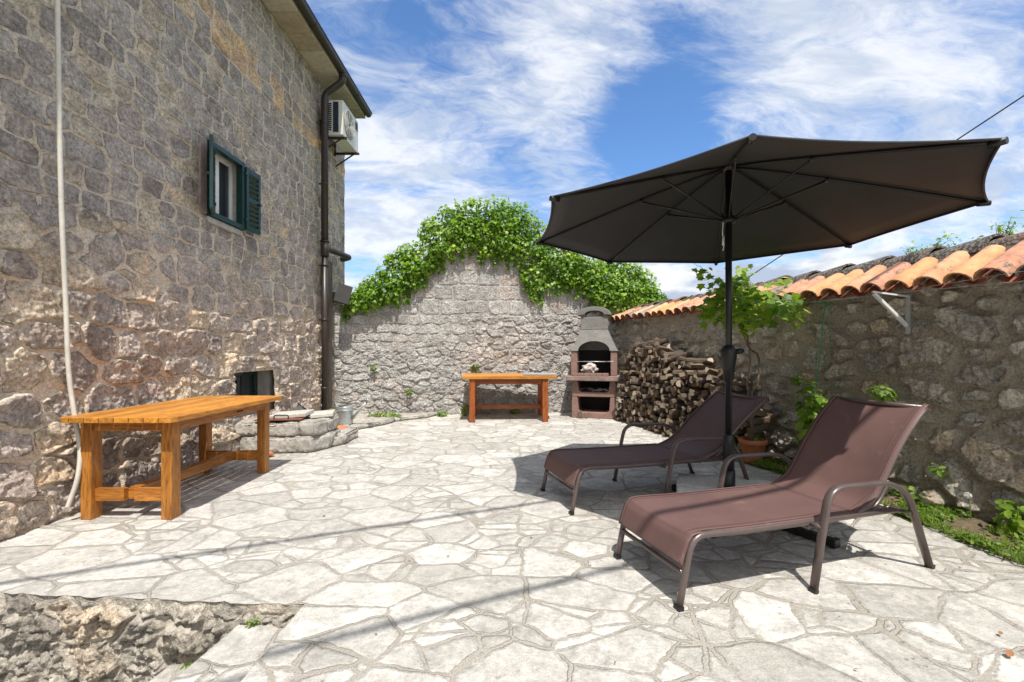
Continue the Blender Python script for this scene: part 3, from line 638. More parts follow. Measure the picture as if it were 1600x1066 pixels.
# ---- right wall with tile coping
def wx(Y): return 3.31-.219*(Y-2.93)+.04+.08*np.sin(np.clip((Y-2.5)/6.6, 0, 1)*math.pi)
def wt(Y): d = (wx(Y+.01)-wx(Y-.01))/.02; n = math.hypot(d, 1); return (d/n, 1/n)
def wn_(Y): tx, ty = wt(Y); return (-ty, tx)         # towards the yard
def ez(Y): return np.interp(Y, [1, 2.8, 4.6, 8.8], [1.65, 1.675, 1.725, 1.78])
rwall = empty('tiled_wall', (3.1, 4, 0), label='grey-brown mortared rubble wall on the right, capped with orange barrel tiles', cat='wall')
def RP(o): o.parent = rwall; o.matrix_parent_inverse = Matrix.Translation((-3.1, -4, 0)); return o
U = grid_geo(.9, 8.95, .0029, .005); VT = np.arange(0, 1.0001, 1/185); uu, tt = np.meshgrid(U, VT, indexing='ij')
TOP = ez(uu)+.05; vv = -.06+tt*(TOP+.06)
wu = uu+.12*(fbm(uu*2.2, vv*2.2, 3, 81)-.5)+.05*(fbm(uu*10, vv*10, 3, 85)-.5); wv_ = vv+.14*(fbm(uu*1.7, vv*2, 3, 82)-.5)+.05*(fbm(uu*10, vv*10, 3, 86)-.5)
e, ii, jj, du, dv = cells(wu, wv_, .27, .185, 83, 2.3, .9, .75, .6)
e = e-.10*fbm(uu*1.5, vv*1.5, 2, 84)-.12*sst(vv, 1.2, 1.65)-.04
prof = sst(e, .03, .12)
hh = prof*(.014+.030*jj)+prof*(.02*(ridg(uu*9, vv*9, 4, 87)-.5)+.028*facets(uu, vv, .10, 351)+.012*facets(uu, vv, .04, 361)+.02*(fbm(uu*30, vv*30, 2, 88)-.5)+(du*(ii-.5)+dv*(jj-.5))*.07)
hh += .009*(fbm(uu*18, vv*18, 4, 89)-.5)+.05*(fbm(uu*.9, vv*.9, 2, 90)-.5)
hh += .07*sst(vv, .55, 0)*prof*jj+.05*sst(vv, .5, 0)*ridg(uu*5, vv*5, 3, 91)*sst(vv, .6, .1)
hh = np.clip(hh, -.03, .13)+.11*sst(vv, .95, -.05)+.03*sst(vv, .9, .4)*prof*ii
def rpos(u, v, h):
    X = wx(u); d = (wx(u+.01)-wx(u-.01))/.02; n = np.hypot(d, 1)
    return (X-h/n, u+h*d/n, -.06+v*(ez(u)+.11))
RP(relief('face', M_right, U, VT, rpos, hh, (ii, np.clip(e, 0, 1), jj)))
b = MB(); YS = np.linspace(.9, 9.3, 30)
for a, c in zip(YS[:-1], YS[1:]):
    vs = []
    for y in (a, c):
        n = wn_(y)
        for off in (-.01, -.55):
            for z in (-1.6, float(ez(y))+.06): vs.append((float(wx(y))+n[0]*off, y+n[1]*off, z))
    b.add(vs, [(0, 1, 5, 4), (2, 6, 7, 3), (1, 3, 7, 5)]+([(0, 2, 3, 1)] if a == YS[0] else []))
RP(b.build('core', simple('mortar_core', (.25, .225, .19), .95, 14, .35, 1, .03)))
# tiles
def tile_mesh(bm_v, bm_f, cols, base, along, up, side, L, r0, r1, th, invert=False, col=.5, hfac=1.0, n=9):
    b0 = len(bm_v); s_ = -1 if invert else 1
    for q, (rr, zz) in enumerate(((r0, 0), (r0-th, 0), (r1, L), (r1-th, L))):
        for k in range(n):
            a = math.pi*k/(n-1)
            p = base+along*zz+side*(rr*math.cos(a))+up*(s_*rr*math.sin(a)*hfac)
            bm_v.append(tuple(p)); cols.append(col)
    for k in range(n-1):
        bm_f.append((b0+k, b0+k+1, b0+2*n+k+1, b0+2*n+k)); bm_f.append((b0+n+k+1, b0+n+k, b0+3*n+k, b0+3*n+k+1))
        bm_f.append((b0+k, b0+n+k, b0+n+k+1, b0+k+1)); bm_f.append((b0+2*n+k, b0+2*n+k+1, b0+3*n+k+1, b0+3*n+k))
def tile_mat(name, stops, moss, mcol):
    m, t = new_mat(name); co = obj_co(t); at = t.n('ShaderNodeAttribute', attribute_name='lf').outputs['Fac']
    c = t.ramp(at, stops)
    c = t.mix(1, c, t.ramp(t.noise(co, 9, 6, .65), [(.3, .72), (.7, 1.22)]), 'MULTIPLY')
    mk = t.smooth(t.math('ADD', t.noise(co, 11, 9, .75, .2), t.math('MULTIPLY', at, .12)), moss, moss+.12)
    c = t.mix(t.math('MULTIPLY', mk, .85), c, t.mix(t.smooth(t.noise(co, 50, 4, .6), .45, .6), mcol, (.24, .23, .20, 1)))
    finish(t, c, .88, t.noise(co, 60, 5, .7), .5, .006, spec=.25)
    return m
def flush_tiles(name, vs, fs, cols, mat):
    me = bpy.data.meshes.new(name); me.from_pydata(vs, [], fs)
    a = me.attributes.new('lf', 'FLOAT', 'POINT'); a.data.foreach_set('value', cols); me.polygons.foreach_set('use_smooth', [True]*len(fs)); me.update()
    o = RP(link_mesh(name, me, mat)); md = o.modifiers.new('s', 'EDGE_SPLIT'); md.split_angle = R(50); return o
tv, tf, tcl = [], [], []; pv, pf, pcl = [], [], []; rv, rf, rcl = [], [], []
rt = random.Random(11); y = 1.0; k = 0
while y < 9.0:
    n = wn_(y); N2 = Vector((n[0], n[1], 0)); tx = wt(y); S = Vector((tx[0], tx[1], 0))
    e0 = Vector((float(wx(y)), y, float(ez(y))))+N2*(.13+rt.uniform(-.018, .018)); rz = 2.0
    top = Vector((float(wx(y)), y, 0))-N2*.30; top.z = rz-.03
    al = (top-e0); L = al.length; al.normalize(); up = S.cross(al)
    if up.z < 0: up = -up
    S2 = (S+al*rt.uniform(-.06, .06)).normalized()
    for row in range(1):
        bs = e0+al*(row*.30)+up*(.010*row+rt.uniform(-.004, .006))
        cval = rt.random()*.7 if row == 0 else .3+rt.random()*.7
        if rt.random() < .16: cval = .97
        tile_mesh(tv, tf, tcl, bs, (al+S*rt.uniform(-.03, .03)).normalized(), up, S2, .40 if row == 0 else L-.30, .100, .080, .014, col=cval, hfac=.86)
    tile_mesh(pv, pf, pcl, e0+S*.105+al*(rt.uniform(0, .03)-.01)+up*.012, al, up, S, L-.03, .088, .08, .012, True, rt.random(), hfac=.6)
    y += .21*ty_ if (ty_ := tx[1]) else .21; k += 1
flush_tiles('cover_tiles', tv, tf, tcl, tile_mat('orange_tile', [(0, (.58, .27, .12)), (.3, (.64, .36, .19)), (.6, (.55, .26, .16)), (.85, (.42, .27, .20)), (1, (.27, .22, .18))], .58, (.06, .055, .045, 1)))
flush_tiles('pan_tiles', pv, pf, pcl, tile_mat('red_pan_tile', [(0, (.28, .09, .055)), (1, (.36, .14, .08))], .58, (.05, .04, .035, 1)))
y = .95
while y < 9.0:
    n = wn_(y); N2 = Vector((n[0], n[1], 0)); tx = wt(y); S = Vector((tx[0], tx[1], 0)); L = .40
    c0 = Vector((float(wx(y)), y, 1.935+rt.uniform(-.01, .01)))-N2*.33
    al = (S+Vector((0, 0, -.05))).normalized()
    tile_mesh(rv, rf, rcl, c0+Vector((0, 0, .012)), al, Vector((0, 0, 1)), N2, L+.05, .150+rt.uniform(-.006, .006), .125, .02, col=rt.random()*.5+(.5 if rt.random() < .6 else 0), hfac=.85)
    y += L*tx[1]
flush_tiles('ridge_tiles', rv, rf, rcl, tile_mat('mossy_ridge_tile', [(0, (.40, .16, .085)), (.5, (.25, .13, .09)), (1, (.16, .13, .11))], .44, (.045, .038, .032, 1)))
b = MB()                                             # mortar bed below the ridge
for a, c in zip(YS[:-1], YS[1:]):
    vs = []
    for y in (a, c):
        n = wn_(y)
        for off, z in ((-.02, float(ez(y))+.06), (-.14, float(ez(y))*.35+1.89*.65+.02), (-.20, 1.945), (-.5, 1.95), (-.55, 1.6)): vs.append((float(wx(y))+n[0]*off, y+n[1]*off, z))
    b.add(vs, [(0, 1, 6, 5), (1, 2, 7, 6), (2, 3, 8, 7), (3, 4, 9, 8)])
RP(b.build('mortar_bed', simple('dark_mortar', (.13, .11, .095), .95, 22, .5, 1, .02, dirt=((.2, .19, .17), .5))))

# ------------------------------------------------------------------ ground, terrace, steps
g = MB(); g.add([(-900, -900, -1.5), (900, -900, -1.5), (900, 900, -1.5), (-900, 900, -1.5)], [(0, 1, 2, 3)])
tag(g.build('ground', M_field), kind='structure')
def ry(X): return 2.149+(X+.995)*(-.0695)            # line of the retaining edge
g = MB()
# terrace as strips around the sunken stair
ng = 60
EX = [(-3.32, 2.149+(-3.32+.995)*-.0695)]+[(-3.32+i*(2.33/ng), ry(-3.32+i*(2.33/ng))-random.uniform(.0, .02)) for i in range(1, ng)]+[(-.985, 2.149)]
vs = [(x, y, 0) for x, y in EX]+[(x, 9.0, 0) for x, y in EX]; n = len(EX)
g = MB(); g.add(vs, [(i, i+1, n+i+1, n+i) for i in range(n-1)]); g.add([(-.985, -4, 0), (6, -4, 0), (6, 9.2, 0), (-.985, 9.0, 0), (-.985, 2.149, 0)], [(0, 1, 2, 3, 4)])
me = bpy.data.meshes.new('terrace'); me.from_pydata(g.v, [], g.f); me.update()
o = tag(link_mesh('terrace', me, M_pave), kind='structure')
# retaining wall under the edge
rw = empty('retaining_wall', (-2, 2.2, 0), label='low rough stone retaining wall below the paving in the bottom left corner', cat='wall')
def WP(o): o.parent = rw; o.matrix_parent_inverse = Matrix.Translation((2, -2.2, 0)); return o
U = np.arange(-3.4, -.985, .007); V = np.append(np.arange(-1.3, -.004, .007), -.001); uu, vv = np.meshgrid(U, V, indexing='ij')
wu = uu+.12*(fbm(uu*3+9, vv*3+9, 3, 101)-.5)+.05*(fbm(uu*12+9, vv*12+9, 3, 105)-.5); wv_ = vv+.12*(fbm(uu*3+9, vv*3+9, 3, 102)-.5)+.04*(fbm(uu*12, vv*12+9, 3, 106)-.5)
e, ii, jj, du, dv = cells(wu+10, wv_+10, .24, .16, 103, 2.6, .85, .6, .5)
prof = sst(e, .02, .14)
hh = prof*(.010+.018*jj)+prof*(.03*(ridg(uu*7+9, vv*7+9, 4, 107)-.5)+.05*facets(uu+9, vv+9, .09, 371)+.024*facets(uu+9, vv+9, .035, 381)+.02*(fbm(uu*25+9, vv*25+9, 3, 108)-.5)+(du*(ii-.5)+dv*(jj-.5))*.08)+.012*(fbm(uu*20+9, vv*20+9, 3, 109)-.5)
hh = np.clip(hh, -.03, .08)*sst(vv, -.01, -.09)+.012*sst(vv, -.06, -.035)*(fbm(uu*14, vv*40, 3, 110)-.35)*sst(vv, -.0005, -.004)
WP(relief('face', M_step, U, V, lambda u, v, h: (u, 2.149+(u+.995)*(-.0695)-.004-h, v), hh, (ii, np.clip(e, 0, 1), jj)))
b = MB(); b.add([(-3.4, ry(-3.4)+.04, -1.5), (-.99, 2.16+.03, -1.5), (-.99, 2.16+.03, -.03), (-3.4, ry(-3.4)+.04, -.03)], [(0, 1, 2, 3)])
WP(b.build('core', M_limest))
# steps going down to the left
st_ = empty('stone_steps', (-1.3, 1.5, -.3), label='pale stone steps going down beside the retaining wall at the bottom edge', cat='steps')
def SP(o): o.parent = st_; o.matrix_parent_inverse = Matrix.Translation((1.3, -1.5, .3)); return o
for i, (xa, xb, z) in enumerate(((-1.0, -1.29, -.095), (-1.24, -1.62, -.29), (-1.57, -1.98, -.48), (-1.93, -2.35, -.68), (-2.3, -3.3, -.88))):
    b = MB()
    pts = [(xa, -2), (xa, 2.165)]+[(xb+random.uniform(-.012, .012)-(2.165-yy)*.12, yy) for yy in np.linspace(2.165, -2, 26)]
    b.prism(pts, lambda a, c, t_: (a, c, t_), z-.5, z)
    SP(b.build('tread', M_pave, bevel=.012))
b = MB(); b.add([(-.983, -4, 0), (-.983, 2.15, 0), (-.983, 2.15, -1.5), (-.983, -4, -1.5)], [(0, 1, 2, 3)]); SP(b.build('cheek', M_limest))

# planting bed along the right wall
bed_edge = [(1.2, 3.0), (2.2, 2.86), (2.52, 2.85), (2.9, 2.84), (3.3, 2.83), (3.95, 2.76), (4.66, 2.53), (5.3, 2.42), (5.8, 2.5)]
b = MB(); rb = random.Random(3); n = 60; vs = []
for i in range(n):
    y = 1.2+(5.9-1.2)*i/(n-1); xe = float(np.interp(y, [a for a, c in bed_edge], [c for a, c in bed_edge]))+rb.uniform(-.02, .02); xw = float(wx(y))+.06
    for k in range(9):
        f_ = k/8; vs.append((xe+(xw-xe)*f_, y, .004+(.03+.05*f_)*min(1, k/1.5)+rb.uniform(-.012, .015)*(k > 0)))
b.add(vs, [(i*9+k, i*9+k+1, (i+1)*9+k+1, (i+1)*9+k) for i in range(n-1) for k in range(8)], True)
tag(b.build('planting_bed', M_soil), kind='structure')

# ------------------------------------------------------------------ leaves
LT_ivy = np.array([(0, 0, 0), (.42, .10, .04), (.34, .42, .07), (.52, .62, .03), (.20, .72, .05), (0, 1.05, -.04), (-.20, .72, .05), (-.52, .62, .03), (-.34, .42, .07), (-.42, .10, .04), (0, .45, -.03)])
LF_ivy = [(0, 1, 2, 10), (10, 2, 3, 4), (10, 4, 5), (10, 5, 6), (10, 6, 7, 8), (10, 8, 9, 0)]
LT_oval = np.array([(0, 0, 0), (.28, .3, .06), (.24, .7, .05), (0, 1, -.06), (-.24, .7, .05), (-.28, .3, .06), (0, .5, -.01)])
LF_oval = [(0, 1, 6), (1, 2, 6), (2, 3, 6), (3, 4, 6), (4, 5, 6), (5, 0, 6)]
LT_blade = np.array([(-.04, 0, 0), (.04, 0, 0), (.03, .55, .08), (-.03, .55, .08), (0, 1, .28)])
LF_blade = [(0, 1, 2, 3), (3, 2, 4)]
def leaves(name, P, S, mat, parent=None, kind='ivy', nrm=None, droop=.3, hang=None, colv=None, seed=1):
    """P Nx3 points, S sizes, nrm mean normal; leaves scatter about it"""
    T, F = {'ivy': (LT_ivy, LF_ivy), 'oval': (LT_oval, LF_oval), 'blade': (LT_blade, LF_blade)}[kind]
    g_ = np.random.default_rng(seed); N = len(P)
    nn = np.tile(np.array(nrm if nrm is not None else (0, -.5, .8), float), (N, 1)) if nrm is None or np.ndim(nrm) == 1 else np.array(nrm, float)
    nn = nn/np.linalg.norm(nn, axis=1)[:, None]+g_.normal(0, droop, (N, 3)); nn /= np.linalg.norm(nn, axis=1)[:, None]
    hd = np.tile(np.array(hang if hang is not None else (0, -.3, -1), float), (N, 1)) if hang is None or np.ndim(hang) == 1 else np.array(hang, float)
    hd = hd+g_.normal(0, .55, (N, 3)); yv = hd-nn*(hd*nn).sum(1)[:, None]; yv /= np.linalg.norm(yv, axis=1)[:, None]+1e-9
    xv = np.cross(yv, nn)
    V_ = P[:, None, :]+S[:, None, None]*(T[None, :, 0:1]*xv[:, None]+T[None, :, 1:2]*yv[:, None]+T[None, :, 2:3]*nn[:, None])
    m_ = len(T); loops = []; starts = []; tot = []
    c = 0; base = np.arange(N)*m_
    Fq = [f for f in F]
    allf = []
    for f in Fq: allf.append((base[:, None]+np.array(f)[None]))
    idx = np.concatenate([a.ravel() for a in allf]); tot = np.concatenate([np.full(N, len(f)) for f in Fq]); st = np.concatenate([[0], np.cumsum(tot)[:-1]])
    me = bpy.data.meshes.new(name); me.vertices.add(N*m_); me.vertices.foreach_set('co', V_.reshape(-1).astype(np.float32))
    me.loops.add(len(idx)); me.loops.foreach_set('vertex_index', idx.astype(np.int32)); me.polygons.add(len(st)); me.polygons.foreach_set('loop_start', st.astype(np.int32))
    a = me.attributes.new('lf', 'FLOAT', 'POINT'); cc = g_.random(N) if colv is None else colv
    a.data.foreach_set('value', np.repeat(np.clip(cc, 0, 1), m_).astype(np.float32))
    me.update(calc_edges=True)
    return link_mesh(name, me, mat, parent)

# ivy along the top of the back wall
ivy = empty('ivy', (-.6, 8.4, 2.2), label='thick bright green ivy mantling the gable of the back wall', cat='ivy')
def keep(o, p, loc): o.parent = p; o.matrix_parent_inverse = Matrix.Translation([-c for c in loc]); return o
up_px = [(548, 474), (560, 450), (578, 434), (600, 424), (606, 400), (625, 388), (652, 376), (658, 350), (682, 330), (700, 322), (735, 313), (770, 310), (800, 313), (826, 322), (845, 343), (870, 360), (900, 380), (930, 392), (960, 400), (985, 405), (1008, 422), (1022, 445), (1030, 470)]
lo_px = [(548, 486), (575, 482), (610, 470), (640, 452), (668, 430), (690, 408), (720, 396), (742, 385), (760, 400), (790, 405), (812, 405), (820, 440), (835, 458), (860, 462), (872, 442), (905, 452), (925, 470), (945, 482), (975, 486), (1000, 482), (1030, 474)]
gx_ = np.random.default_rng(5); pts = []; nrm = []; cl = []
ux = np.array([p[0] for p in up_px]); uy = np.array([p[1] for p in up_px]); lx = np.array([p[0] for p in lo_px]); ly = np.array([p[1] for p in lo_px])
# clumps: each clump is a little dome of leaves
clumps = []
while len(clumps) < 820:
    x = gx_.uniform(550, 1030); yu = np.interp(x, ux, uy); yl = np.interp(x, lx, ly)
    y = gx_.uniform(yu+6, max(yl-4, yu+8)); f_ = (y-yu)/max(yl-yu, 1)
    bulge = .05+.13*math.sin(math.pi*min(max(f_, .05), .95))
    off = gx_.uniform(-.30, bulge) if f_ < .45 else gx_.uniform(.03, bulge)
    if x > 965: off *= .7
    clumps.append((bw(x, y, off), gx_.uniform(.07, .17)))
for (c, r) in clumps:
    m_ = int(34*(r/.12)**2)
    d = gx_.normal(0, 1, (m_, 3)); d /= np.linalg.norm(d, axis=1)[:, None]; d = d[(d[:, 1] < .45)]
    q = np.array(c)+d*r*gx_.uniform(.75, 1.1, (len(d), 1))*np.array([1.15, .9, .9]); pts.append(q); nrm.append(d*1.0+np.array([0, -.45, .65])); cl.append(np.clip(gx_.normal(.5, .22, len(d))+gx_.normal(0, .13), 0, 1))
# loose sprays standing out of the outline
for x in gx_.uniform(556, 1022, 90):
    y = np.interp(x, ux, uy); s = gx_.uniform(4, 12); dx = gx_.uniform(-6, 6)
    for k in range(9): f_ = k/8; pts.append(np.array([bw(x+dx*f_, y+8-s*f_, gx_.uniform(-.1, .15))])); nrm.append(np.array([[gx_.normal()*.6, -.6, .6]])); cl.append(np.array([.5+.4*gx_.random()]))
# hanging strands down the face
for x, y, s in [(gx_.uniform(600, 960), 0, gx_.uniform(6, 26)) for _ in range(60)]+[(541, 482, 24), (545, 482, 18)]:
    y = np.interp(x, lx, ly)-6
    if x < 545: y = 478
    for k in range(int(s)): pts.append(np.array([bw(x+gx_.uniform(-4, 4), y+k*1.1, gx_.uniform(.03, .10))])); nrm.append(np.array([[gx_.normal()*.3, -1, .5]])); cl.append(np.array([gx_.random()*.7]))
P = np.concatenate(pts); keep(leaves('foliage', P, gx_.uniform(.026, .074, len(P)), M_ivy, None, 'ivy', np.concatenate(nrm), .28, (0, -.35, -1), np.concatenate(cl), 3), ivy, (-.6, 8.4, 2.2))
b = MB()
for k in range(26):
    x = gx_.uniform(610, 960); y = np.interp(x, lx, ly); a = [bw(x+gx_.uniform(-10, 10)*i, y-40+22*i, .045+.01*i) for i in range(4)]
    b.tube(curve_pts(a, 4), [.009*(1-.7*i/12) for i in range(13)], 5)
for k in range(14):
    x = gx_.uniform(600, 960); y = np.interp(x, ux, uy)+30; a = [bw(x-40+20*i, np.interp(x-40+20*i, ux, uy)+26+gx_.uniform(-4, 10), .05) for i in range(5)]; b.tube(curve_pts(a, 4), .011, 5)
keep(b.build('stems', M_bark), ivy, (-.6, 8.4, 2.2))

# ------------------------------------------------------------------ parasol
PX, PY, PZ0 = 1.635, 3.42, 0
par = empty('parasol', (PX, PY, 0), label='large dark grey-brown parasol standing between the two loungers', cat='parasol')
rc = Vector((1.624-PX, 3.425-PY, 0)); RIM = .948+H; HUB = 2.60
ang0 = math.atan2(2.02846685-3.425, 1.07635716-1.624)
tips = []
for k in range(8):
    a = ang0-k*math.pi/4; tips.append(Vector((1.5*math.cos(a), 1.5*math.sin(a), 0))+rc)
def rim_z(p): return RIM+.012*(-p.y)*.9+p.x*-.004
b = MB(); NR, NS = 10, 8; ring = []
for j in range(NR+1):
    f_ = j/NR; row = []
    for k in range(8):
        A, B = tips[k], tips[(k+1) % 8]
        for s in range(NS):
            q = s/NS; p = A.lerp(B, q)*f_; sag = 4*q*(1-q)
            p = p*(1-.027*sag*f_)
            z = HUB-(HUB-rim_z(p))*(f_**1.10) - .006*sag*f_
            row.append((p.x, p.y, z))
    ring.append(row)
m_ = 8*NS; vs = [v for r2 in ring for v in r2]
b.add(vs, [(j*m_+k, j*m_+(k+1) % m_, (j+1)*m_+(k+1) % m_, (j+1)*m_+k) for j in range(NR) for k in range(m_)], True)
can = b.build('canopy', M_canopy, par, solid=.002)
b = MB()
for k in range(8):                                   # hem
    A = [Vector(ring[-1][(k*NS+s) % m_]) for s in range(NS+1)]
    b.tube([a+Vector((0, 0, -.006)) for a in A], .006, 5)
b.build('hem', M_canopy, can)
for k in range(8):
    T_ = tips[k]; pts = []
    for s in range(9):
        f_ = .03+.97*s/8; p = T_*f_; pts.append((p.x, p.y, HUB-(HUB-rim_z(p))*(f_**1.10)-.016))
    b = MB(); b.tube(pts, .0095, 6, flat=(1.1, .8)); rib = b.build('rib', M_black, par)
    b = MB(); e = Vector(pts[-1]); d = T_.normalized(); b.tube([e-d*.05, e+d*.012], .017, 8); b.build('tip_cap', M_plastic, rib)
    f_ = .42; p = T_*f_; z = HUB-(HUB-rim_z(p))*(f_**1.10)-.028
    b = MB(); b.tube([T_.normalized()*.035+Vector((0, 0, 2.185)), (p.x, p.y, z)], .0075, 6); b.tube([(p.x, p.y, z+.02), (p.x, p.y, z-.012)], .012, 6); b.build('strut', M_black, rib)
b = MB(); b.tube([(0, 0, .5), (0, 0, HUB-.02)], .0235, 20); b.lathe([(0, HUB+.03), (.03, HUB+.025), (.05, HUB), (.04, HUB-.04), (.0, HUB-.05)], 16); b.build('pole', M_black, par)
b = MB(); b.lathe([(.024, .30), (.040, .30), (.041, .50), (.040, .56), (.024, .57)], 20); b.lathe([(.04, .10), (.046, .10), (.046, .30), (.04, .30)], 20); b.build('sleeve', M_plastic, par)
b = MB(); b.lathe([(.024, 2.16), (.05, 2.165), (.052, 2.185), (.04, 2.21), (.024, 2.215)], 18); b.build('runner', M_plastic, par)
b = MB(); b.lathe([(.024, .97), (.033, .975), (.052, 1.13), (.056, 1.15), (.056, 1.20), (.04, 1.235), (.024, 1.24)], 20)
b.tube([(.045, -.02, 1.19), (.085, -.03, 1.20)], .02, 10); b.tube([(.085, -.03, 1.20), (.10, -.035, 1.20)], .012, 8); b.tube([(-.05, 0, 1.2), (-.062, 0, 1.2)], .012, 8)
b.build('crank_housing', M_plastic, par)
b = MB(); b.tube(curve_pts([(-.05, -.02, 2.17), (-.055, -.02, 2.08), (-.045, -.02, 2.0), (-.052, -.02, 1.95)], 5), .004, 5); b.tube([(-.048, -.02, 2.06), (-.052, -.02, 1.99)], .008, 6); b.build('tie_cord', M_white, par)
ax = Vector((.35, .937, 0)); ay = Vector((.937, -.35, 0))
b = MB()
for d in (Vector((.45, -.893, 0)), Vector((.893, .45, 0)), Vector((-.45, .893, 0)), Vector((-.893, -.45, 0))):
    L = .74 if d.y < -.8 else .52
    b.bar(tuple(d*.03+Vector((0, 0, .028))), tuple(d*L+Vector((0, 0, .028))), .055, .046)
    b.bar(tuple(d*(L-.02)+Vector((0, 0, .029))), tuple(d*(L+.015)+Vector((0, 0, .029))), .064, .054)
b.lathe([(.0, .052), (.06, .052), (.06, .075), (.045, .08), (.045, .12)], 16)
b.build('cross_foot', M_black, par, bevel=.005)
i = 0
for a, c in ((-1, -1), (1, -1), (1, 1), (-1, 1)):
    ctr = Vector((PX, PY, 0))+ax*(a*.19)+ay*(c*.19)
    rz = math.atan2(ax.y, ax.x)+random.uniform(-.04, .04)
    o = empty('paving_slab', (ctr.x, ctr.y, .053), rz, cat='slab', group='concrete slabs weighting the parasol',
              label=['pale concrete slab on the parasol foot, nearer left corner of the four', 'pale concrete slab on the parasol foot, farther left corner of the four', 'pale concrete slab on the parasol foot, farther right corner of the four', 'pale concrete slab on the parasol foot, nearer right corner of the four'][i] if False else 'pale square concrete slab laid on the parasol foot as ballast')
    b = MB(); b.box(-.175, .175, -.175, .175, 0, .095); s_ = b.build('slab', M_slab, bevel=.006)
    me = s_.data; bpy.data.objects.remove(s_); COL.objects.unlink(o); bpy.data.objects.remove(o)
    o = link_mesh('paving_slab', me, None, None, (ctr.x, ctr.y, .054)); o.rotation_euler.z = rz
    md = o.modifiers.new('bevel', 'BEVEL'); md.width = .006; md.segments = 2
    tag(o, 'pale square concrete slab laid on the parasol foot as ballast', 'slab', 'concrete slabs weighting the parasol foot'); i += 1

# ------------------------------------------------------------------ loungers
def lounger(F1, F2, prof_, label, lean_top):
    F1 = Vector((*F1, 0)); F2 = Vector((*F2, 0)); wv2 = (F2-F1); W = wv2.length; wv2.normalize(); axv = Vector((-wv2.y, wv2.x, 0))
    rz = math.atan2(axv.y, axv.x); ctr = (F1+F2)/2
    o = empty('sun_lounger', ctr, rz, label=label, cat='sun lounger', group='brown mesh sun loungers')
    h = W/2; SZ = .325; RA = .0145                   # local x runs from foot end to head, y to the far side
    for s in (-1, 1):
        b = MB(); path = fillet([(0-.0, s*h, 0), (.035, s*h, .17), (.075, s*h, SZ+.01), (.40, s*h, SZ-.005), (1.0, s*h, SZ-.01), (1.46, s*h, SZ-.012)], .085, 7)
        b.tube(path, .0165, 12); rail_ = b.build('side_rail', M_frame, o)
        b = MB(); ys = s*(h+.075)
        path = fillet([(.735, ys, 0), (.80, ys, .33), (.845, ys, .51), (1.28, ys, .50), (1.42, ys, .42), (1.59, ys, 0)], .11, 8)
        b.tube(path, .0185, 12, flat=(.72, 1.2)); arm = b.build('armrest', M_frame, o)
        for x_ in (.795, 1.45): b = MB(); b.tube([(x_, ys, .313), (x_, s*h, .313)], .012, 8); b.build('bracket', M_frame, arm)
        for x_ in (.736, 1.59): b = MB(); b.box(x_-.014, x_+.014, ys-.018, ys+.018, .0, .02); b.build('foot_cap', M_plastic, arm)
        b = MB(); b.box(-.016, .014, s*h-.02, s*h+.02, 0, .02); b.build('foot_cap', M_plastic, rail_)
        # back frame
        b = MB(); b.tube(curve_pts([(x, s*(h-.006), z) for x, z in prof_], 5), .014, 10); b.build('back_rail', M_frame, o)
        b = MB(); b.tube(curve_pts([(1.18, s*(h-.03), .30), (1.32, s*(h-.03), .335), (1.40, s*(h-.03), .42), (1.42, s*(h-.03), .47)], 4), .011, 8)
        for q in range(4): b.bar((1.28+.055*q, s*(h-.03), .30), (1.295+.055*q, s*(h-.03), .335), .006, .02)
        b.bar((1.2, s*(h-.03), .298), (1.5, s*(h-.03), .298), .006, .02)
        b.build('recline_ratchet', M_frame, o)
    for (x, z, r) in ((.028, .16, .012), (.048, .235, .012), (.09, SZ-.035, .011), (.80, .285, .011), (1.13, SZ-.02, .0145), (1.46, .30, .013)):
        b = MB(); b.tube([(x, -h, z), (x, h, z)], r, 10); b.build('crossbar', M_steel if False else M_frame, o)
    tx_, tz_ = prof_[-1]
    b = MB(); b.tube([(tx_, -h, tz_), (tx_, h, tz_)], .014, 10)
    q = prof_[3]; b.tube([(q[0]+.02, -h, q[1]-.02), (q[0]+.02, h, q[1]-.02)], .011, 8); b.build('crossbar', M_frame, o)
    # slings
    def sling(name, path, dip):
        P_ = curve_pts([(x, 0, z) for x, z in path], 6); b = MB(); ny = 14; vs = []
        for i_, p in enumerate(P_):
            for j in range(ny+1):
                v_ = -1+2*j/ny; e_ = min(1, min(i_, len(P_)-1-i_)/5)
                vs.append((p.x+dip[0]*(1-v_*v_)*e_, v_*(h+.006), p.z+dip[1]*(1-v_*v_)*e_))
        b.add(vs, [(i_*(ny+1)+j, i_*(ny+1)+j+1, (i_+1)*(ny+1)+j+1, (i_+1)*(ny+1)+j) for i_ in range(len(P_)-1) for j in range(ny)], True)
        s_ = b.build(name, M_sling, o, solid=.004)
        b = MB()
        for sg in (-1, 1): b.tube([Vector((p.x, sg*(h-.012), p.z+.004)) for p in P_], .004, 6); b.tube([Vector((p.x, sg*(h-.045), p.z+.0025)) for p in P_], .0012, 4)
        b.build('piping', M_sling, s_)
    sling('seat_sling', [(.012, SZ-.125), (.035, SZ-.055), (.062, SZ-.004), (.12, SZ+.0185), (.4, SZ+.0115), (.8, SZ+.008), (1.12, SZ+.007)], (0, -.012))
    n_ = [Vector((0, 0))]*0
    bp = [(1.13, SZ-.002)]+[(x-.012, z+.012) for x, z in prof_[1:]]+[(prof_[-1][0]+.012, prof_[-1][1]+.004), (prof_[-1][0]+.016, prof_[-1][1]-.02)]
    sling('back_sling', bp, (.03, -.015))
    return o
prof1 = [(1.15, .32), (1.27, .375), (1.36, .49), (1.46, .63), (1.58, .765), (1.70, .87)]
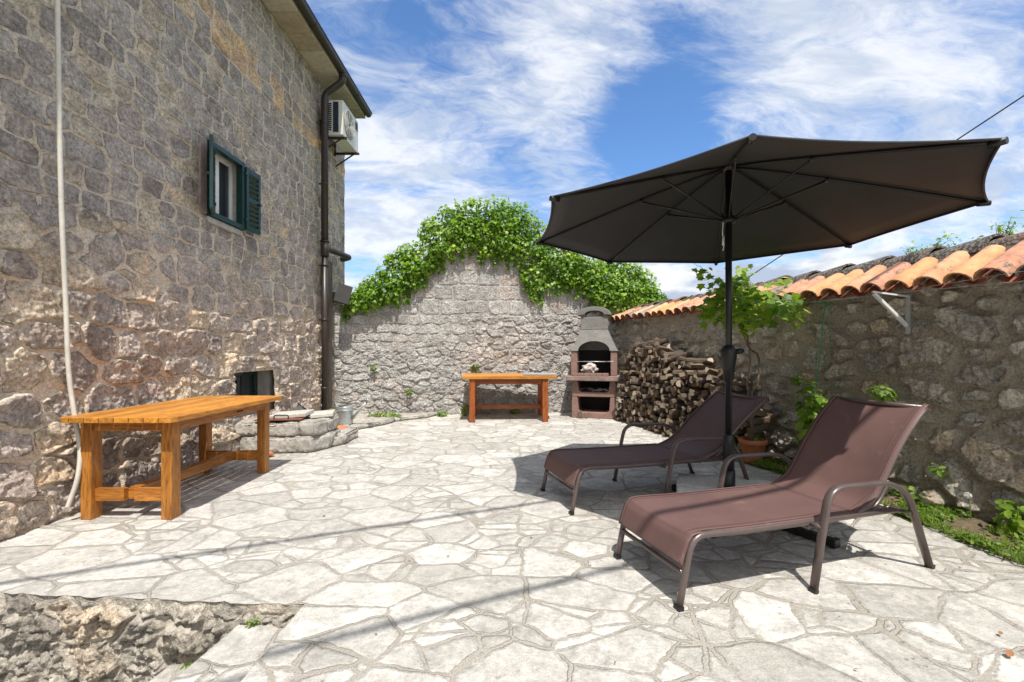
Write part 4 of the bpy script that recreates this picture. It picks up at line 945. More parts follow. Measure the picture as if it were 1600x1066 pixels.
prof2 = [(1.15, .32), (1.29, .37), (1.40, .455), (1.53, .575), (1.67, .685), (1.82, .785)]
lounger((.611, 2.625), (.775, 2.104), prof1, 'brown sun lounger in front of the parasol pole, partly in sunlight', 0)
lounger((.263, 3.878), (.436, 3.32), prof2, 'dark-looking sun lounger wholly in the parasol shade, behind the pole', 0)

# ------------------------------------------------------------------ tables
def table_near():
    o = empty('wooden_table', (-2.73, 3.86, 0), 0, label='long orange varnished slatted table against the house wall', cat='table')
    L0, L1, X0, X1, Z = -.76, .76, -.41, .41, .742
    b = MB(); n = 8; w_ = (X1-X0)/n
    for k in range(n):
        a, c = X0+k*w_+.0035, X0+(k+1)*w_-.0035
        ins0 = .055 if k in (n-1, 0) else 0
        if k == n-1: pl = [(a, L0), (c-.05, L0), (c-.015, L0+.015), (c, L0+.05), (c, L1-.05), (c-.015, L1-.015), (c-.05, L1), (a, L1)]
        elif k == 0: pl = [(c, L0), (c, L1), (a+.05, L1), (a, L1-.05), (a, L0+.05), (a+.05, L0)]
        else: pl = [(a, L0), (c, L0), (c, L1), (a, L1)]
        b.prism(pl, lambda x, y, t_: (x, y, t_), Z-.038, Z-random.uniform(0, .002))
    b.build('tabletop', M_tab, o, bevel=.003)
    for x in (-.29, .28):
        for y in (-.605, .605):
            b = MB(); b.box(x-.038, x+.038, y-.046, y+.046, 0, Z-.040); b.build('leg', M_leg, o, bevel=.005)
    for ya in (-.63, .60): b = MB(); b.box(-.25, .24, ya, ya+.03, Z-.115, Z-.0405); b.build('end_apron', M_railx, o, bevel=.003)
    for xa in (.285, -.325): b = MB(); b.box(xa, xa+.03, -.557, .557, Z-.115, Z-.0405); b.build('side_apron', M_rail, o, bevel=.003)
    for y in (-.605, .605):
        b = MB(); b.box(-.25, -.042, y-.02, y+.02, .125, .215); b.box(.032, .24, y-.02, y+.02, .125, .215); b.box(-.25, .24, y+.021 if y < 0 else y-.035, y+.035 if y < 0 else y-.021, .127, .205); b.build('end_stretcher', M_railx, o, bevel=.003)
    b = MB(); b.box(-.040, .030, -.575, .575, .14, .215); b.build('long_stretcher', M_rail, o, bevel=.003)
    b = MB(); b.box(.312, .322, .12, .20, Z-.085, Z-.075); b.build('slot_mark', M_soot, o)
table_near()
def table_far():
    o = empty('wooden_table', (-.06, 7.98, 0), R(2.5), label='orange varnished table with red legs in front of the ivy-topped wall', cat='table')
    Z = .775; b = MB(); n = 6; Y0, Y1 = -.47, .47; w_ = (Y1-Y0)/n
    for k in range(n): b.box(-.79, .785, Y0+k*w_+.003, Y0+(k+1)*w_-.003, Z-.055, Z-random.uniform(0, .002))
    b.build('tabletop', M_tabx, o, bevel=.005)
    for x in (-.62, .60):
        for y in (-.40, .36):
            b = MB(); b.box(x-.048, x+.048, y-.04, y+.04, 0, Z-.057); b.build('leg', M_redleg, o, bevel=.005)
    for ya in (-.40, .34): b = MB(); b.box(-.57, .55, ya, ya+.03, Z-.14, Z-.0575); b.build('side_apron', M_redrail, o, bevel=.003)
    for x in (-.62, .60):
        b = MB(); b.box(x-.02, x+.02, -.358, .318, .17, .25); b.build('end_stretcher', M_redleg, o, bevel=.003)
        b = MB(); b.box(x-.016, x+.016, -.358, .318, Z-.14, Z-.0575); b.build('end_apron', M_redleg, o, bevel=.003)
    b = MB(); b.box(-.597, .577, -.04, 0, .175, .245); b.build('long_stretcher', M_redrail, o, bevel=.003)
table_far()
b = MB(); b.prism([(-.29, -.14), (.27, -.15), (.30, .13), (-.25, .15)], lambda x, y, t_: (x, y, t_), 0, .03)
o = b.build('stone_board', simple('grey_slate', (.30, .32, .34), .6, 25, .2, .2, .003), bevel=.006, loc=(.47, 7.78, .776)); o.rotation_euler.z = .06
tag(o, 'flat grey slab lying on the right end of the far table', 'board')

# ------------------------------------------------------------------ barbecue
bq = empty('masonry_barbecue', (1.50, 8.22, 0), R(-14), label='masonry barbecue of reddish blocks with grey hood and chimney in the far corner', cat='barbecue')
def ushape(z0, z1, w0, w1, bot, tt_=.10):            # block with a wide opening above its floor
    b = MB(); n = 6
    pl = [(-w0, z0), (w0, z0), (w0, z1), (w0-.09, z1), (w0-.105, z1-.03), (w0-.12, z0+bot+.03), (w0-.17, z0+bot), (-w0+.17, z0+bot), (-w0+.12, z0+bot+.03), (-w0+.105, z1-.03), (-w0+.09, z1), (-w0, z1)]
    b.prism(pl, lambda x, z, t_: (x, t_, z), -.26, .20)
    return b
ushape(0, .375, .385, .385, .10).build('lower_base', M_bbqred, bq, bevel=.01)
ushape(.378, .66, .38, .38, .08).build('upper_base', M_bbqred, bq, bevel=.01)
b = MB(); b.box(-.36, .36, .202, .22, .0, 1.2); b.build('back_panel', M_soot, bq)
b = MB(); b.box(-.47, .44, -.37, .22, .664, .748); b.build('shelf', M_bbqred if False else simple('worn_concrete', (.25, .17, .145), .92, 40, .3, .6, .006, dirt=((.3, .29, .26), .7)), bq, bevel=.012)
b = MB()
for k in range(6): b.box(-.37+k*.105, -.27+k*.105, -.365, -.26, .75, .80)
b.build('firebrick_row', M_bbqred, bq, bevel=.004)
for s in (-1, 1):
    b = MB(); b.box(s*.40-.055*(1+s)-.0*s if s > 0 else -.40, s*.40 if s > 0 else -.29, -.26, .20, .75, 1.185)
    b.build('pillar', M_bbqred, bq, bevel=.008)
# hood: sloping front with arch, sloping sides and back
def hy(z): f_ = (z-1.188)/(1.58-1.188); return -.28+.15*f_
def hxw(z): f_ = (z-1.188)/(1.58-1.188); f_ = f_**.8 if f_ > 0 else 0; return .42-.185*f_
arch = [(.275*math.cos(a), 1.188+.175*math.sin(a)) for a in np.linspace(math.pi, 0, 15)]
left = [(-hxw(z), z) for z in np.linspace(1.58, 1.188, 8)]; right = [(hxw(z), z) for z in np.linspace(1.188, 1.58, 8)]
b = MB(); b.prism(left+arch+right, lambda x, z, t_: (x, hy(z)+t_, z), 0, .05)
for s in (-1, 1):
    zs = np.linspace(1.188, 1.58, 8); vs = []
    for z in zs: vs += [(s*hxw(z), hy(z)+.001, z), (s*hxw(z), .2-.04*(z-1.188)/.39, z), (s*(hxw(z)-.05), hy(z)+.02, z), (s*(hxw(z)-.05), .2-.04*(z-1.188)/.39, z)]
    b.add(vs, [(4*i_, 4*i_+1, 4*i_+5, 4*i_+4) for i_ in range(7)]+[(4*i_+2, 4*i_+6, 4*i_+7, 4*i_+3) for i_ in range(7)]+[(0, 2, 3, 1)])
b.add([(-.42, .205, 1.188), (.42, .205, 1.188), (.235, .16, 1.58), (-.235, .16, 1.58)], [(0, 1, 2, 3)])
b.build('hood', M_bbqgrey, bq, bevel=.004)
b = MB(); b.box(-.24, .24, -.135, .165, 1.582, 1.80); b.box(-.246, .246, -.14, .17, 1.572, 1.60); b.build('chimney', M_bbqgrey, bq, bevel=.012)
b = MB(); b.box(-.24, -.155, -.13, .16, 1.80, 1.87); b.box(.155, .24, -.13, .16, 1.80, 1.87)
arc_o = [(.30*math.cos(a), 1.835+.145*math.sin(a)) for a in np.linspace(0, math.pi, 19)]
arc_i = [(.17*math.cos(a), 1.835+.07*math.sin(a)) for a in np.linspace(math.pi, 0, 13)]
b.prism(arc_o+[(-.30, 1.825)]+arc_i+[(.30, 1.825)], lambda x, z, t_: (x, t_, z), -.17, .19); b.build('chimney_cap', M_bbqgrey, bq, bevel=.008)
b = MB(); b.box(-.15, .15, -.10, .14, 1.803, 1.81); b.build('flue', M_soot, bq)
b = MB()
for k in range(17): b.tube([(-.28+k*.035, -.25, 1.0), (-.28+k*.035, .18, 1.0)], .003, 5)
b.tube([(-.29, -.27, 1.0), (.29, -.27, 1.0)], .006, 6); b.tube([(-.29, .18, 1.0), (.29, .18, 1.0)], .005, 6); b.tube([(.2, -.27, 1.0), (.34, -.33, 1.01)], .005, 6); b.build('grill_rack', M_steel, bq)
b = MB(); b.box(-.28, .28, -.25, .19, .75, .775); b.build('hearth_ash', M_soot, bq)
def blobmesh(name, r, mat, loc, amp=.25, seed=1, scl=(1, 1, 1), parent=None, sub=3):
    from mathutils import noise as mn
    bm = bmesh.new(); bmesh.ops.create_icosphere(bm, subdivisions=sub, radius=1)
    for v in bm.verts:
        q = mn.fractal(v.co*1.8+Vector((seed*3.1, seed, 0)), 1., 2., 4); v.co = Vector((v.co.x*scl[0], v.co.y*scl[1], v.co.z*scl[2]))*r*(1+amp*q)
    me = bpy.data.meshes.new(name); bm.to_mesh(me); bm.free()
    return link_mesh(name, me, mat, parent, loc)
o = blobmesh('paper_bag', .11, M_paper, (1.385, 8.09, .87), .5, 4, (1.25, .8, .85)); tag(o, 'crumpled white bag stained dark inside the barbecue firebox', 'bag')
rq = random.Random(5)
b = MB()
for k in range(26):
    x, y = rq.uniform(-.26, .26), rq.uniform(-.24, .1); a = rq.uniform(0, 3.14); L = rq.uniform(.03, .10)
    b.tube([(x-L*math.cos(a), y-L*math.sin(a), .468+rq.uniform(0, .04)), (x, y, .49+rq.uniform(0, .03)), (x+L*math.cos(a), y+L*math.sin(a), .468+rq.uniform(0, .03))], rq.uniform(.004, .012), 5)
b.build('charcoal', M_ash, bq)
b = MB()
for k in range(9):
    x = rq.uniform(-.3, -.1); b.tube(curve_pts([(x, -.24, .12), (x+rq.uniform(-.04, .04), -.29, .09+rq.uniform(0, .05)), (x+rq.uniform(-.07, .07), -.33, .006)], 3), .004, 5)
tw = b.build('twigs', M_bark); tw.location = (1.50, 8.22, 0); tw.rotation_euler.z = R(-14); tag(tw, 'small bundle of dry twigs hanging out of the barbecue base', 'twigs')

# ------------------------------------------------------------------ log pile: one object per log
def log_material():
    m, t = new_mat('split_firewood'); co = obj_co(t); oi = t.n('ShaderNodeNewGeometry').outputs['Random Per Island']; oi = t.math('FRACT', t.math('ADD', oi, t.n('ShaderNodeObjectInfo').outputs['Random']))
    at = t.n('ShaderNodeAttribute', attribute_name='lf').outputs['Fac']
    endc = t.mix(t.smooth(oi, .5, 1.0), (.14, .095, .06, 1), (.66, .56, .43, 1)); endc = t.mix(1, endc, t.ramp(t.noise(co, 40, 4, .6), [(.3, .6), (.7, 1.2)]), 'MULTIPLY')
    bark = t.mix(t.noise(t.map(co, scl=(1, 8, 8)), 12, 5, .7), (.055, .04, .03, 1), (.17, .13, .10, 1))
    wd = t.mix(t.noise(t.map(co, scl=(1, 9, 9)), 9, 5, .7), (.10, .07, .048, 1), (.27, .195, .13, 1))
    c = t.mix(t.smooth(at, .2, .3), bark, wd); c = t.mix(t.smooth(at, .7, .8), c, endc)
    finish(t, c, .9, t.noise(t.map(co, scl=(1, 6, 6)), 40, 5, .7), .6, .006, spec=.2); return m
M_log = log_material(); logs = []
rl = random.Random(21)
for k in range(14):                                  # split wedge, half round or full round
    kind = k % 3; L = rl.uniform(.26, .36)
    if kind == 0: pl = [(.04*math.cos(a)*rl.uniform(.85, 1.1), .04*math.sin(a)*rl.uniform(.85, 1.1)) for a in np.linspace(0, 2*math.pi, 9)[:-1]]; wood = [0]*8
    elif kind == 1: pl = [(-.005, -.035)]+[(.055*math.cos(a)-.01, .055*math.sin(a)-.03) for a in np.linspace(R(12), R(95), 5)]; wood = [1, 0, 0, 0, 0, 1]
    else: pl = [(-.045, -.02), (.045, -.024), (.038, .012), (.012, .036), (-.02, .034), (-.042, .010)]; wood = [1, 0, 0, 0, 1, 1]
    n = len(pl); vs = []; fs = []; fa = []
    ns = 5; bend = rl.uniform(-.012, .012)
    for s in range(ns+1):
        f_ = s/ns; x = -L/2+L*f_; g2 = 1+.12*rl.uniform(-1, 1)
        for (a, c) in pl: vs.append((x+(rl.uniform(-.006, .006) if s in (0, ns) else 0), a*g2+bend*math.sin(math.pi*f_)+rl.uniform(-.003, .003), c*g2+rl.uniform(-.003, .003)))
    for s in range(ns):
        for q in range(n): fs.append((s*n+q, s*n+(q+1) % n, (s+1)*n+(q+1) % n, (s+1)*n+q)); fa.append(.45 if wood[q] else .05)
    fs.append(tuple(reversed(range(n)))); fa.append(1); fs.append(tuple(ns*n+q for q in range(n))); fa.append(1)
    me = bpy.data.meshes.new('log'); me.from_pydata(vs, [], fs); a = me.attributes.new('lf', 'FLOAT', 'FACE'); a.data.foreach_set('value', fa); me.materials.append(M_log)
    bm = bmesh.new(); bm.from_mesh(me); bmesh.ops.recalc_face_normals(bm, faces=bm.faces); bm.to_mesh(me); bm.free(); logs.append(me)
def pile_top(Y): return float(np.interp(Y, [4.75, 4.95, 5.4, 5.8, 6.2, 6.7, 7.2, 7.5, 7.9], [.2, .5, .78, .98, 1.10, 1.22, 1.33, 1.28, 1.12]))
row = 0; z = .045; spots = []
def place(p, n, tilt=.2, big=1):
    a = math.atan2(n[1], n[0])+rl.gauss(0, tilt); s = rl.uniform(.88, 1.2)*big
    spots.append((p, (rl.uniform(0, 6.28), rl.gauss(0, tilt*.6), a), (rl.uniform(.85, 1.1), s, s), rl.choice(logs)))
while z < 1.32:
    Y = 4.93+(.045 if row % 2 else 0)
    while Y < 7.86:
        if z < pile_top(Y)-.03:
            n = wn_(Y); d = .22+.10*(1-z/1.3)+rl.uniform(-.06, .06)
            if Y > 6.3 and z < .9: d += .05
            place((float(wx(Y))+n[0]*d, Y+n[1]*d, z+rl.uniform(-.014, .014)), n)
        Y += .093
    z += .078; row += 1
for k in range(16):                                  # a few pieces thrown on top
    Y = rl.uniform(5.1, 7.6); n = wn_(Y); d = rl.uniform(.14, .3); tx = wt(Y)
    place((float(wx(Y))+n[0]*d, Y+n[1]*d, pile_top(Y)+.005), tx if rl.random() < .6 else n, .4)
spots.sort(key=lambda q: q[0][1]-.3*q[0][2])        # nearest first
rest_v, rest_f, rest_a = [], [], []
for i_, (p, rot, scl, me) in enumerate(spots):
    if i_ < 298:
        o = bpy.data.objects.new('log', me); COL.objects.link(o); o.location = p; o.rotation_euler = rot; o.scale = scl
        tag(o, 'split log in the firewood pile by the barbecue', 'log', 'split logs stacked against the tiled wall')
    else:
        from mathutils import Euler
        Mx = Matrix.LocRotScale(Vector(p), Euler(rot), Vector(scl)); b0 = len(rest_v)
        rest_v += [tuple(Mx @ v.co) for v in me.vertices]; rest_f += [tuple(q+b0 for q in pl_.vertices) for pl_ in me.polygons]; rest_a += [d.value for d in me.attributes['lf'].data]
if rest_v:
    me = bpy.data.meshes.new('firewood'); me.from_pydata(rest_v, [], rest_f); a_ = me.attributes.new('lf', 'FLOAT', 'FACE'); a_.data.foreach_set('value', rest_a); me.materials.append(M_log)
    tag(link_mesh('firewood', me, None), 'far end of the firewood pile beside the barbecue, smallest log ends', 'firewood', kind='stuff')
print('logs', len(spots))

# ------------------------------------------------------------------ things by the house
def rock(name, pts, z0, z1, mat, seed=1, amp=.02, parent=None, cell=.05):
    """irregular block: prism subdivided and roughened"""
    from mathutils import noise as mn
    bm = bmesh.new(); vb = [bm.verts.new((x, y, z0)) for x, y in pts]; vt = [bm.verts.new((x, y, z1)) for x, y in pts]; n = len(pts)
    bm.faces.new(list(reversed(vb))); bm.faces.new(vt)
    for k in range(n): bm.faces.new((vb[k], vb[(k+1) % n], vt[(k+1) % n], vt[k]))
    bmesh.ops.recalc_face_normals(bm, faces=bm.faces)
    bmesh.ops.bevel(bm, geom=bm.edges[:], offset=.018, segments=2, affect='EDGES')
    bmesh.ops.triangulate(bm, faces=bm.faces)
    for _ in range(5):
        ed = [e for e in bm.edges if e.calc_length() > cell]
        if not ed: break
        bmesh.ops.subdivide_edges(bm, edges=ed, cuts=1); bmesh.ops.triangulate(bm, faces=bm.faces)
    bm.normal_update()
    for v in bm.verts:
        if v.co.z > z0+.005: v.co += v.normal*(mn.fractal(v.co*7+Vector((seed, 0, 0)), .8, 2., 5)*amp)
    me = bpy.data.meshes.new(name); bm.to_mesh(me); bm.free()
    for p in me.polygons: p.use_smooth = True
    return link_mesh(name, me, mat, parent)
M_plat = simple('platform_stone', (.38, .35, .31), .93, 16, .3, 1, .02, dirt=((.2, .18, .15), .6))
pf_ = empty('stone_platform', (-2.8, 5.6, 0), label='low platform of rough grey blocks below the basement window, with a hatch on top', cat='platform')
for i_, (pts_, a, c) in enumerate((([(-3.28, 5.28), (-2.86, 5.25), (-2.86, 5.9), (-3.28, 5.9)], .0, .20), ([(-2.85, 5.25), (-2.37, 5.29), (-2.22, 5.56), (-2.25, 5.95), (-2.85, 5.95)], 0, .185),
        ([(-3.28, 5.27), (-2.98, 5.27), (-2.98, 5.92), (-3.28, 5.92)], .205, .36), ([(-2.97, 5.27), (-2.52, 5.30), (-2.52, 5.96), (-2.97, 5.96)], .19, .35), ([(-2.51, 5.30), (-2.33, 5.34), (-2.24, 5.55), (-2.27, 5.95), (-2.51, 5.95)], .188, .355))):
    keep(rock('block', pts_, a, c, M_plat, i_+1, .018), pf_, (-2.8, 5.6, 0))
ld = empty('stone_ledge', (-2.7, 7, 0), label='low ledge of flat stones at the foot of the house corner, under the watering can', cat='ledge')
for i_, (pts_, c) in enumerate((([(-3.25, 5.98), (-2.3, 5.99), (-2.2, 6.35), (-2.4, 6.7), (-3.25, 6.7)], .10), ([(-3.25, 6.72), (-2.4, 6.72), (-2.05, 7.2), (-1.95, 7.6), (-3.25, 7.6)], .075), ([(-3.25, 7.62), (-1.95, 7.62), (-1.5, 8.0), (-1.35, 8.38), (-3.2, 8.15)], .06))):
    keep(rock('flat_stone', pts_, 0, c, M_plat, 20+i_, .022, None, .07), ld, (-2.7, 7, 0))
keep(rock('edge_stone', [(-2.24, 5.6), (-2.12, 5.75), (-2.13, 6.3), (-2.24, 6.3)], 0, .13, M_plat, 33, .03), ld, (-2.7, 7, 0))
o = empty('hatch_lid', (-2.74, 5.52, .375), R(8), label='rusty iron hatch lid with a bar handle lying on the stone platform', cat='hatch lid')
b = MB(); b.box(-.30, .22, -.20, .19, 0, .010); b.build('plate', M_rust, o)
b = MB(); b.tube(fillet([(-.10, -.14, .01), (-.10, -.14, .055), (.06, -.14, .055), (.06, -.14, .01)], .02), .007, 8); b.build('handle', M_iron, o)
for i_, (x, y, z, sx, sy, r2, lb) in enumerate(((-2.72, 5.60, .389, .23, .14, 6, 'pale stone slab lying on the rusty hatch lid'), (-2.40, 5.76, .372, .14, .13, 18, 'pale stone slab beside the hatch, at the right end of the platform'))):
    b = MB(); b.prism([(-sx, -sy), (sx*.9, -sy*1.05), (sx, sy*.9), (-sx*.92, sy)], lambda a, c, t_: (a, c, t_), 0, .045)
    s_ = b.build('stone_slab', M_limest, bevel=.007, loc=(x, y, z)); s_.rotation_euler = (R(3), R(-4), R(r2)); tag(s_, lb, 'slab')
# lantern
o = empty('lantern', (-2.95, 6.28, .10), R(15), label='small black iron lantern behind the stone platform', cat='lantern')
b = MB(); b.box(-.08, .08, -.08, .08, 0, .02); b.box(-.065, .065, -.065, .065, .02, .05); b.build('base', M_iron, o, bevel=.003)
b = MB()
for x in (-.06, .06):
    for y in (-.06, .06): b.bar((x, y, .05), (x, y, .26), .012, .012, (1, 0, 0))
for x in (-.02, .02):
    for y in (-.062, .062): b.bar((x, y, .05), (x, y, .26), .005, .005, (1, 0, 0)); b.bar((y, x, .05), (y, x, .26), .005, .005, (1, 0, 0))
b.build('cage', M_iron, o)
b = MB(); b.add([(-.095, -.095, .26), (.095, -.095, .26), (.095, .095, .26), (-.095, .095, .26), (-.03, -.03, .33), (.03, -.03, .33), (.03, .03, .33), (-.03, .03, .33)], [(0, 1, 5, 4), (1, 2, 6, 5), (2, 3, 7, 6), (3, 0, 4, 7), (0, 3, 2, 1), (4, 5, 6, 7)])
b.lathe([(.0, .38), (.02, .375), (.018, .345), (.03, .33)], 12); b.tube([(.018*math.cos(a), 0, .39+.018*math.sin(a)) for a in np.linspace(0, 6.28, 13)[:-1]], .003, 5, closed=True); b.build('roof', M_iron, o)
# terracotta troughs
for (x, y, z, w2, lb, rz) in ((-3.08, 6.5, .10, .17, 'small terracotta trough left of the black lantern', .1), (-2.72, 6.42, .10, .16, 'small terracotta trough right of the black lantern', -.15)):
    o = empty('planter', (x, y, z), rz, label=lb, cat='planter')
    b = MB()
    for a in (0, 1):
        pass
    b.add([(-w2, -.07, 0), (w2, -.07, 0), (w2, .07, 0), (-w2, .07, 0), (-w2-.02, -.09, .2), (w2+.02, -.09, .2), (w2+.02, .09, .2), (-w2-.02, .09, .2), (-w2, -.07, .2), (w2, -.07, .2), (w2, .07, .2), (-w2, .07, .2), (-w2, -.07, .16), (w2, -.07, .16), (w2, .07, .16), (-w2, .07, .16)],
          [(3, 2, 1, 0), (0, 1, 5, 4), (1, 2, 6, 5), (2, 3, 7, 6), (3, 0, 4, 7), (4, 5, 9, 8), (5, 6, 10, 9), (6, 7, 11, 10), (7, 4, 8, 11), (8, 9, 13, 12), (9, 10, 14, 13), (10, 11, 15, 14), (11, 8, 12, 15)])
    b.build('pot', M_terra, o, bevel=.004)
    b = MB(); b.box(-w2+.002, w2-.002, -.068, .068, .15, .17); b.build('soil', M_soil, o)
# watering can
wc = empty('watering_can', (-2.53, 6.87, .088), R(-8), label='galvanised steel watering can on the stone ledge by the house corner', cat='watering can')
b = MB(); b.lathe([(0, 0), (.108, 0), (.112, .008), (.110, .02), (.113, .06), (.113, .20), (.117, .205), (.113, .21), (.111, .25), (.113, .265), (.10, .268)], 28)
b.prism([(.112*math.cos(a), .112*math.sin(a)) for a in np.linspace(-1.6, 1.6, 14)], lambda x, y, t_: (x, y, .262+.12*max(0, (x-.0))*.2+t_), 0, .004)
b.build('body', M_galv, wc)
b = MB(); b.tube([(.10, 0, .07), (.24, 0, .22), (.34, 0, .325)], [.026, .018, .014], 12)
b.tube([(.335, 0, .32), (.375, 0, .362), (.388, 0, .375)], [.014, .042, .044], 16); b.tube([(.10, 0, .235), (.235, 0, .235)], .006, 6); b.build('spout', M_galv, wc)
b = MB(); b.tube(curve_pts([(-.10, 0, .24), (-.16, 0, .31), (-.155, 0, .38), (-.09, 0, .40), (0, 0, .375), (.07, 0, .27)], 6)[:26], .007, 8)
b.tube(curve_pts([(-.11, 0, .06), (-.17, 0, .12), (-.165, 0, .2), (-.11, 0, .24)], 5), .008, 8); b.build('handle', M_galv, wc)
# terracotta shard
o = blobmesh('broken_tile', .075, M_terra, (-2.78, 5.1, .035), .25, 9, (1.25, .9, .45)); tag(o, 'orange-brown stone lump on the paving by the table leg', 'stone')
o = blobmesh('broken_tile', .09, M_terra, (-2.47, 6.45, .10), .25, 12, (1.3, .9, .35)); tag(o, 'flat terracotta shard in the stone ledge near the watering can', 'shard')
# conduit hanging down the wall
pts_ = curve_pts([(-3.14, 3.12, 5.2), (-3.15, 3.14, 3.6), (-3.155, 3.17, 2.3), (-3.16, 3.21, 1.5), (-3.15, 3.22, 1.05), (-3.12, 3.235, .72), (-3.07, 3.22, .50), (-3.06, 3.19, .30), (-3.11, 3.17, .10)], 34)
rr = [.0145+(.0035 if k % 2 else 0) for k in range(len(pts_))]
# even corrugation pitch
q = [pts_[0]]; 
for p in pts_[1:]:
    while (p-q[-1]).length > .0085: q.append(q[-1]+(p-q[-1]).normalized()*.0085)
b = MB(); b.tube(q, [.0165 if (k//1) % 2 else .0135 for k in range(len(q))], 9)
tag(b.build('corrugated_conduit', M_hose), 'cream corrugated plastic conduit hanging down the house wall behind the near table', 'conduit')

# air conditioner
ac = empty('air_conditioner', (-3.0, 8.1, 4.87), label='cream outdoor air conditioner unit on brackets under the eaves of the house', cat='air conditioner')
b = MB(); b.box(-.135, .12, -.38, .39, 0, .60); b.build('casing', M_ac, ac, bevel=.014)
b = MB(); b.box(-.13, .115, -.386, -.382, .03, .57) if False else None
b = MB(); b.box(-.045, .045, -.392, -.383, .05, .56); b.build('side_fins', M_navy, ac)
b = MB()
for k in range(14): b.box(-.118, -.072, -.389, -.382, .08+k*.034, .097+k*.034)
b.build('side_vents', M_dark, ac)
b = MB(); b.tube([(.121, -.10, .30), (.127, -.10, .30)], .235, 36)
b.build('fan_opening', M_dark, ac)
b = MB()
for r in np.linspace(.04, .235, 9): b.tube([(.133, -.10+r*math.cos(a), .30+r*math.sin(a)) for a in np.linspace(0, 2*math.pi, 33)[:-1]], .0045, 5, closed=True)
for k in range(8): a = k*math.pi/4; b.tube([(.134, -.10+.03*math.cos(a), .30+.03*math.sin(a)), (.134, -.10+.235*math.cos(a), .30+.235*math.sin(a))], .004, 5)
b.build('fan_guard', M_ac, ac)
b = MB()
for k in range(6): b.box(.121, .126, .22, .35, .40+k*.025, .412+k*.025)
b.build('front_grille', M_navy, ac)
b = MB()
for y in (-.30, .32): b.bar((-.29, y, -.02), (.16, y, -.02), .035, .035); b.bar((-.29, y, .30), (-.285, y, -.06), .035, .02, (0, 1, 0)); b.bar((-.27, y, -.25), (.06, y, -.03), .02, .02)
b.build('bracket', M_brown, ac)
# dark panel on an arm at the house corner
M_housing = simple('brown_black_paint', (.022, .018, .016), .8)
fp = bw(543, 463, .30)
fl = empty('floodlight', fp, label='dark square floodlight on an arm above the back wall by the house corner', cat='floodlight')
Mt = Matrix.Translation((0, 0, 0)) @ Matrix.Rotation(R(33), 4, 'Z') @ Matrix.Rotation(R(-28), 4, 'X') @ Matrix.Rotation(R(18), 4, 'Y')
b = MB(); b.box(-.12, .12, -.018, .018, -.20, .20, Mt); b.build('housing', M_housing, fl, bevel=.006)
b = MB(); b.bar((0, .01, -.02), (-.16, .26, -.06), .03, .03); b.build('arm', M_iron, fl)
b = MB(); b.box(-.30, -.13, .16, .27, -.10, .06); b.build('junction_box', simple('grey_box', (.07, .065, .06), .7), fl, bevel=.008)
# bracket on the right wall, clothes wires, green rope
Y = 3.65; n = wn_(Y); w0 = Vector((float(wx(Y)), Y, 0))+Vector((n[0], n[1], 0))*.05; n3 = Vector((n[0], n[1], 0)); tx = wt(Y)
o = empty('wall_bracket', (w0.x, w0.y, 1.5), label='white triangular metal bracket fixed to the tiled wall below the tiles', cat='bracket')
b = MB(); b.bar((0, 0, -.165), (0, 0, .15), .036, .012, tuple(n3)); b.build('wall_bar', M_galv, o)
b = MB(); b.bar(tuple(n3*.015+Vector((0, 0, -.10))), tuple(n3*.33+Vector((0, 0, .15))), .022, .022); b.build('brace', M_white, o)
b = MB(); b.bar((0, 0, .135), tuple(n3*.345+Vector((0, 0, .165))), .012, .012); b.build('top_bar', M_white, o)
b = MB()
def wp(Y, off, z): n = wn_(Y); return (float(wx(Y))+n[0]*off, Y+n[1]*off, z)
b.tube([wp(2.0, .16, 1.60), wp(2.8, .16, 1.635), wp(3.3, .15, 1.652), wp(3.66, .14, 1.665), wp(4.3, .16, 1.668), wp(4.85, .10, 1.69)], .0022, 5)
b.tube([wp(2.0, .17, 1.67), wp(2.9, .165, 1.70), wp(3.66, .14, 1.672)], .0018, 5)
tag(b.build('clothes_wire', M_steel), 'thin wire stretched along the tiled wall just under the tiles', 'wire')
b = MB(); P0 = [wp(4.37, .09, 1.66), wp(4.40, .09, 1.45), wp(4.41, .10, 1.2), wp(4.43, .12, .95), wp(4.44, .16, .72)]
b.tube(curve_pts(P0, 6), .006, 6); b.tube([wp(4.37, .09, 1.66), wp(4.46, .10, 1.685)], .006, 6); b.tube(curve_pts([wp(4.37, .09, 1.66), wp(4.31, .12, 1.64), wp(4.30, .1, 1.2)], 6), .002, 5)
tag(b.build('green_rope', M_rope), 'green rope hanging down the tiled wall behind the near lounger', 'rope')
# overhead cables: one seen to the right of the parasol, two passing above the yard
def cable(a, c, r, sag, lb):
    a = Vector(a); c = Vector(c); b = MB(); b.tube([a.lerp(c, k/24)+Vector((0, 0, -sag*4*(k/24)*(1-k/24))) for k in range(25)], r, 6)
    tag(b.build('overhead_cable', M_wire), lb, 'cable')
def pt(x, y, Y): return ((x-800)/708*Y, Y, H+(547-y)/708*Y)
CA, CB = Vector(pt(1660, 110, 9.0)), Vector(pt(1120, 466, 15.5))
cable(CA+(CA-CB)*2.2, CB+(CB-CA)*.45, .016, 0, 'thin black cable crossing the sky behind the parasol')
ZC = 5.6; off = Vector((-LIGHT.x, -LIGHT.y, -LIGHT.z))*(ZC/-LIGHT.z)
def shadowline(p, q, r, lb, ext=(2.2, 9)):
    p = Vector((*p, 0)); q = Vector((*q, 0)); d = (q-p).normalized(); s = (-3.28-off.x-p.x)/d.x
    cable(p+d*s+off, q+d*ext[1]+off, r, 0.0, lb)
shadowline((-2.64, 2.337), (.307, 3.62), .021, 'black cable above the yard, farther of two overhead whose shadows cross the paving')
shadowline((-.942, 1.803), (.687, 2.56), .023, 'black cable above the yard, nearer of two overhead whose shadows cross the paving')

